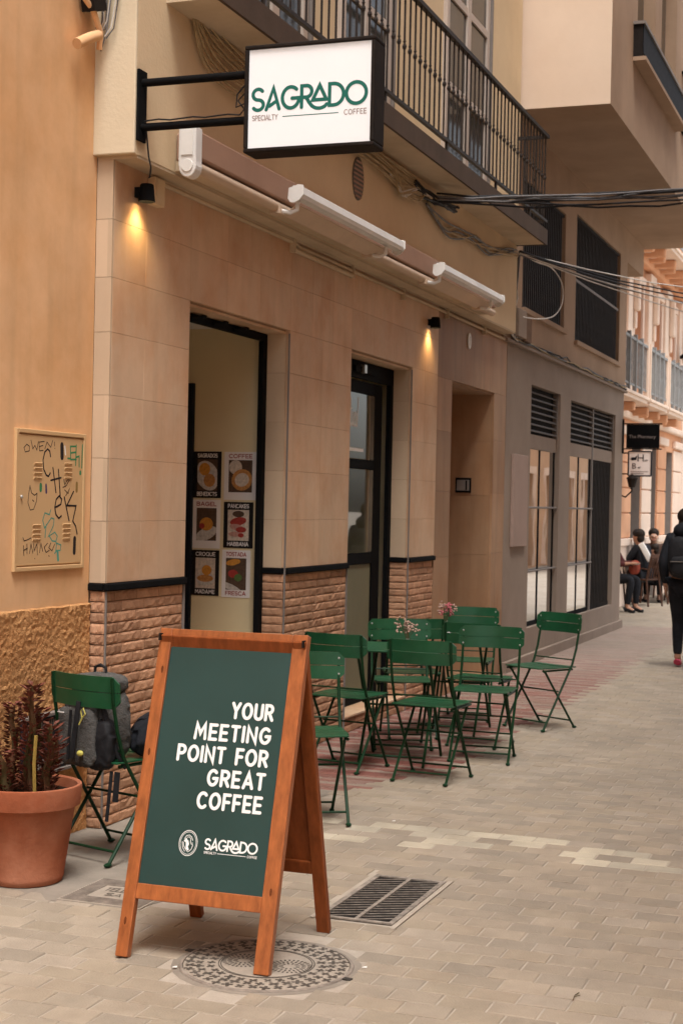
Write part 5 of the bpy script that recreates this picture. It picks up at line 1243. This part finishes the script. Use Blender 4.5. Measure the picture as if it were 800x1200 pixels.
MB().tube([(PX+.002,25.3,1.85),(PX+.12,25.3,1.80),(PX+.22,25.3,1.9),(PX+.22,25.3,1.96)], .014, 6).build('arm', 'black', t)
MB().lathe([(.05,1.96),(.085,2.10),(.10,2.105),(.04,2.16),(0,2.18)], 8, (PX+.22,25.3,0)).build('lantern_body', 'blackw', t)
MB().box(PX+.0,PX+.02,25.26,25.34,1.75,1.95).build('wall_bracket', 'black', t)
t = thing('street_lantern', 'black topped street lantern on a bracket at the right edge, beside the far balconies', 'lantern', (PX+.09,31.75,4.6))
MB().tube([(PX+.03,31.9,4.0),(-4.15,31.6,4.0),(-4.05,31.45,4.1),(-4.05,31.4,4.18)], .03, 8).build('arm', 'black', t)
MB().lathe([(.09,4.18),(.11,4.22),(.20,4.62),(.205,4.63)], 6, (-4.05,31.4,0)).build('lantern_glass', mat('milky_lantern_glass', (.62,.60,.55), .3, .05, 4), t)
MB().lathe([(.25,4.63),(.24,4.68),(.15,4.76),(.06,4.80),(.05,4.86),(0,4.9)], 12, (-4.05,31.4,0)).build('lantern_cap', 'black', t, smooth=True)

# ================================================================ PEOPLE
def skinned(name, verts, edges, m, parent, sub=2, root=0):
    me = bpy.data.meshes.new('tmp'); me.from_pydata([tuple(v[0]) for v in verts], edges, []); me.update()
    o = bpy.data.objects.new('tmp_skin', me); COL.objects.link(o)
    o.modifiers.new('skin', 'SKIN'); sk = me.skin_vertices[0].data
    for i, v in enumerate(verts): r_ = v[1]; sk[i].radius = (r_, r_) if not isinstance(r_, tuple) else r_; sk[i].use_root = (i == root)
    s_ = o.modifiers.new('sub', 'SUBSURF'); s_.levels = sub; s_.render_levels = sub
    dg = bpy.context.evaluated_depsgraph_get(); nm = bpy.data.meshes.new_from_object(o.evaluated_get(dg)); bpy.data.objects.remove(o)
    nm.name = name; nm.materials.clear(); nm.materials.append(MT[m] if isinstance(m, str) else m)
    nm.polygons.foreach_set('use_smooth', [True]*len(nm.polygons))
    ob = bpy.data.objects.new(name, nm); COL.objects.link(ob); ob.parent = parent; WL[ob.name] = Vector(); return ob
def human(label, loc, rz, J, top='jacket', bottom='jacket', shoe='bagd', hair='hair', cap=None, scale=1., long_hair=False):
    """J: joints in metres, the figure facing -y.  pelvis, chest, neck, head, (sh, el, wr)L/R, (hip, kn, an)L/R"""
    t = thing('person', label, 'person', loc, None, rz); t.scale = (scale,)*3; WL[t.name] = Vector()
    V = []; E_ = []
    def add(p, r_, par=None):
        V.append((Vector(p), r_)); i = len(V)-1
        if par is not None: E_.append((par, i))
        return i
    P, C_, N, Hd = J['pelvis'], J['chest'], J['neck'], J['head']
    def mid(a, b, f=.5): return Vector(a).lerp(Vector(b), f)
    ip = add(P, (.13,.10)); ib = add(mid(P,C_,.5), (.115,.09), ip); ic = add(C_, (.14,.10), ib); inn = add(N, .05, ic)
    fd = Vector(J.get('face', (0,-1,0))).normalized(); hd = Vector(Hd)
    ih = add(hd-Vector((0,0,.07))+fd*.01, (.062,.07), inn); ih2 = add(hd+Vector((0,0,.02)), (.076,.088), ih); add(hd+Vector((0,0,.085))-fd*.01, (.05,.06), ih2)
    add(hd+fd*.098+Vector((0,0,-.012)), .012, ih2)                     # nose
    sd_ = fd.cross(Vector((0,0,1)))
    for s_ in (-1, 1): add(hd+sd_*.078*s_+Vector((0,0,-.01))-fd*.01, .014, ih2)
    for s_ in 'LR':
        a = add(J['sh'+s_], .052, ic); e = add(J['el'+s_], .040, a); w_ = add(J['wr'+s_], .026, e)
        d = (Vector(J['wr'+s_])-Vector(J['el'+s_])).normalized(); pm_ = add(Vector(J['wr'+s_])+d*.05, (.032,.018), w_)
        sx = Vector((0,1,0)) if abs(d.y) < .8 else Vector((1,0,0))
        for k in range(4):
            off = sx*(.021-.014*k); b0 = Vector(J['wr'+s_])+d*.088+off; f1 = add(b0, .0085, pm_); f2 = add(b0+d*(.032-.004*abs(k-1))+Vector((0,0,-.004))+fd*.006, .0075, f1); add(b0+d*(.055-.006*abs(k-1))+fd*.016, .006, f2)
        th = add(Vector(J['wr'+s_])+d*.035+sx*.035, .010, pm_); add(Vector(J['wr'+s_])+d*.065+sx*.05, .008, th)
        h_ = add(J['hip'+s_], .085, ip); k_ = add(J['kn'+s_], .055, h_); an = add(J['an'+s_], .036, k_); add(Vector(J['an'+s_])+fd*.13+Vector((0,0,-.05)), .03, an)
    skinned('body', V, E_, 'skin', t)
    # jacket
    V, E_ = [], []
    ip = add(mid(P,C_,.02), (.165,.13)); ib = add(mid(P,C_,.5), (.15,.125), ip); ic = add(C_, (.17,.13), ib); iu = add(mid(C_,N,.75), (.085,.08), ic); add(mid(C_,N,1.1), (.066,.066), iu)
    for s_ in 'LR':
        a = add(J['sh'+s_], .075, ic); e = add(J['el'+s_], .060, a); add(mid(J['el'+s_],J['wr'+s_],.95), .042, e)
    skinned('jacket', V, E_, top, t)
    V, E_ = [], []
    ip = add(P, (.15,.125))
    for s_ in 'LR':
        h_ = add(J['hip'+s_], .097, ip); m_ = add(mid(J['hip'+s_],J['kn'+s_],.5), .085, h_); k_ = add(J['kn'+s_], .066, m_); c_ = add(mid(J['kn'+s_],J['an'+s_],.35), .063, k_); add(mid(J['kn'+s_],J['an'+s_],.95), .045, c_)
    skinned('trousers', V, E_, bottom, t)
    for s_ in 'LR':
        an = Vector(J['an'+s_]); tt = J.get('toe'+s_); tt = Vector(tt) if tt else an+fd*.14+Vector((0,0,-.05))
        bk = an-fd*.035+Vector((0,0,-.045))
        V, E_ = [], []
        a = add(an+Vector((0,0,-.02)), .042); b = add(bk, .036, a); c_ = add(bk.lerp(tt,.55), .040, a); add(tt, .032, c_)
        skinned('shoe', V, E_, shoe, t, 2)
    hm = MB(); hm.ell(hd+Vector((0,0,.045))-fd*.022, (.094,.098,.088), 18, 12); hm.ell(hd-fd*.05+Vector((0,0,-.03)), (.078,.06,.085), 16, 10); hm.build('hair', hair, t, smooth=True)
    if cap: MB().ell(hd+Vector((0,0,.06))-fd*.005, (.096,.105,.075), 16, 8).build('cap', cap, t, smooth=True)
    eye = MB()
    for s_ in (-1,1): eye.ell(hd+fd*.078+sd_*.03*s_+Vector((0,0,.015)), (.010,.010,.007), 8, 6)
    eye.build('eyes', 'white', t)
    MB().tube([hd+fd*.084+sd_*.022+Vector((0,0,-.055)), hd+fd*.09+Vector((0,0,-.056)), hd+fd*.084-sd_*.022+Vector((0,0,-.055))], .004, 5).build('mouth', 'pred', t)
    return t
walk = dict(pelvis=(0,0,.90), chest=(0,.01,1.20), neck=(0,-.0,1.38), head=(0,-.02,1.50), face=(0,-1,0),
  shL=(.165,0,1.31), elL=(.215,.06,1.06), wrL=(.20,-.02,.84), shR=(-.165,0,1.31), elR=(-.21,-.03,1.06), wrR=(-.19,-.14,.88),
  hipL=(.085,0,.84), knL=(.075,-.10,.47), anL=(.07,-.07,.095), hipR=(-.085,0,.84), knR=(-.08,-.02,.47), anR=(-.075,.20,.16), toeL=(.07,-.21,.035), toeR=(-.075,.12,.035))
MT['pinkshoe'] = mat('pink_trainer', (.50,.06,.11), .5, .15, 9)
# seen from behind: facing away (rz = 180 deg) so her left side is on the left
wm = human('person in black hooded jacket, black trousers and pink shoes walking away down the street', (-2.09,16.05,0), R(180), walk, 'jacket', 'jacket', 'pinkshoe', long_hair=False)
hd_ = MB(); hd_.ell((0,.075,1.40), (.12,.075,.085), 16, 10); hd_.build('hood', 'jacket', wm, smooth=True)
t = thing('worn_backpack', 'black backpack worn by the person walking away down the street', 'backpack', (-2.09,15.86,1.12))
blob((-2.09,15.845,1.13), (.15,.085,.215), 3, 28, 18, 0, fp).build('body', 'bagd', t, smooth=True)
blob((-2.09,15.77,1.05), (.12,.04,.10), 3, 20, 12, 0, fp).build('pocket', 'bagd', t, smooth=True)
MB().beam((-2.2,15.727,1.09),(-1.98,15.727,1.09),.012,.006).build('zip', 'frame_grey', t)
for sx in (-.11,.11): MB().tube([(-2.09+sx,15.90,1.30),(-2.09+sx,16.0,1.385),(-2.09+sx,16.10,1.34),(-2.09+sx*1.15,16.13,1.15)], .018, 6).build('strap', 'bagd', t)
sit = dict(pelvis=(0,.04,.53), chest=(0,.0,.82), neck=(0,-.03,1.02), head=(0,-.07,1.15), face=(0,-1,-.15),
  shL=(.165,0,.96), elL=(.22,-.12,.74), wrL=(.12,-.34,.76), shR=(-.165,0,.96), elR=(-.22,-.12,.74), wrR=(-.12,-.34,.76),
  hipL=(.09,.0,.51), knL=(.11,-.42,.52), anL=(.11,-.40,.09), hipR=(-.09,0,.51), knR=(-.11,-.42,.52), anR=(-.12,-.36,.09))
MT['maroon'] = mat('maroon_jacket', (.10,.03,.03), .8, .2, 12); MT['redbag'] = mat('red_orange_cloth', (.26,.055,.035), .7, .2, 12); MT['browncoat'] = mat('brown_coat', (.07,.04,.03), .8, .2, 9)
human('seated person in black jacket with dark cap, at the cafe table down the street', (-4.13,26.1,0), R(-115), sit, 'jacket', 'jacket', cap='bagd')
human('seated child with dark hair in brown coat, on the dark chair down the street', (-4.0,26.95,0), R(-100), sit, 'browncoat', 'jacket', scale=.80)
human('seated person in maroon jacket, half hidden by the grey corner down the street', (-4.34,24.35,0), R(75), sit, 'maroon', 'jacket')
t = thing('white_tote', 'white cloth bag slung on the back of the seated person in the dark cap', 'bag', (-4.03,25.92,.9))
MB().rbox((-4.03,25.92,.90), (.10,.06,.34), Matrix.Rotation(R(-30),4,'Y')).build('bag_body', 'white', t, bevel=.02)
t = thing('red_bag', 'red orange bag held in front of the seated person in the dark cap', 'bag', (-4.2,26.25,.62))
blob((-4.20,25.86,.64), (.095,.08,.12), 2.6, 20, 14, .4, fp).build('bag_body', 'redbag', t, smooth=True)
# ------- dark chairs and tables outside the next cafe
def wood_chair(x, y, rz, lab):
    t = thing('brown_chair', lab, 'chair', (x,y,0), 'dark brown chairs down the street', rz); WL[t.name] = Vector()
    MB().box(-.21,.21,-.20,.21,.43,.455).build('seat', 'brownwood', t, bevel=.01)
    for sx in (-.185,.185):
        MB().tube([(sx,-.18,.43),(sx*1.1,-.22,0)], .016, 6).build('leg', 'brownwood', t); MB().tube([(sx,.30,.86),(sx,.21,.45),(sx*1.1,.27,0)], .016, 6).build('leg', 'brownwood', t)
        MB().tube([(sx*1.1,.23,.62),(sx*1.15,-.1,.64),(sx*1.1,-.18,.43)], .014, 6).build('armrest', 'brownwood', t)
    for k in range(5): MB().tube([(-.14+.07*k,.295,.84),(-.14+.07*k,.215,.46)], .010, 5).build('back_spindle', 'brownwood', t)
    MB().box(-.20,.20,.285,.31,.80,.87).build('top_rail', 'brownwood', t, bevel=.006)
for a in ((-4.11,26.11,R(-115),'brown chair under the seated person in the dark cap'), (-3.99,26.96,R(-100),'brown chair with the seated child on it'), (-4.36,24.34,R(75),'brown chair under the seated person in maroon'), (-4.02,28.7,R(-20),'empty brown chair behind the seated child'), (-3.75,29.7,R(150),'farthest empty brown chair by the peach wall'), (-3.78,27.6,R(-150),'brown chair with its back to the street, near the seated child'), (-4.2,27.6,R(10),'brown chair against the peach wall behind the seated child')): wood_chair(*a)
human('seated person in dark brown coat, behind the empty chairs by the peach wall', (-4.16,27.6,0), R(10), sit, 'browncoat', 'jacket')
def cafe_table(x, y, lab):
    t = thing('brown_table', lab, 'table', (x,y,0), 'dark tables down the street'); 
    MB().lathe([(0,.70),(.34,.70),(.35,.71),(.35,.725),(0,.726)], 24, (x,y,0)).build('table_top', 'frame_grey', t)
    for k in range(3):
        a = 2.1*k+.4; MB().tube([(x+.05*math.cos(a),y+.05*math.sin(a),.70),(x+.27*math.cos(a),y+.27*math.sin(a),0)], .018, 6).build('leg', 'brownwood', t)
cafe_table(-4.42,25.6,'small dark table between the seated people down the street'); cafe_table(-3.95,28.1,'small dark table between empty chairs, past the seated child'); cafe_table(-3.85,29.2,'small dark table with empty chairs by the peach wall')
# leaf litter: a dry sprig and scraps on the pavement
t = thing('dry_sprig', 'small dry twig lying on the pavers at the lower right', 'twig', (-.97,5.02,0))
MB().tube([(-.98,5.00,.003),(-.983,5.05,.005),(-.977,5.09,.003)], .0014, 5).build('twig', 'stem', t); MB().tube([(-.983,5.03,.005),(-.968,5.06,.004)], .0012, 5).build('twig', 'stem', t)
for i, (x, y, lab) in enumerate(((-1.715,5.06,'tiny white paper scrap beside the right rim of the manhole'), (-2.31,4.80,'tiny white paper scrap at the left rim of the manhole'), (-2.39,7.46,'tiny white scrap on the pavers below the green chairs'))):
    tag(MB().add([(x-.008,y-.006,.003),(x+.009,y-.004,.004),(x+.006,y+.007,.006),(x-.007,y+.006,.003),(x-.008,y-.006,.0045),(x+.009,y-.004,.0055),(x+.006,y+.007,.0075),(x-.007,y+.006,.0045)], [(0,3,2,1),(4,5,6,7),(0,1,5,4),(1,2,6,5),(2,3,7,6),(3,0,4,7)]).build('paper_scrap', 'white'), lab, 'litter')
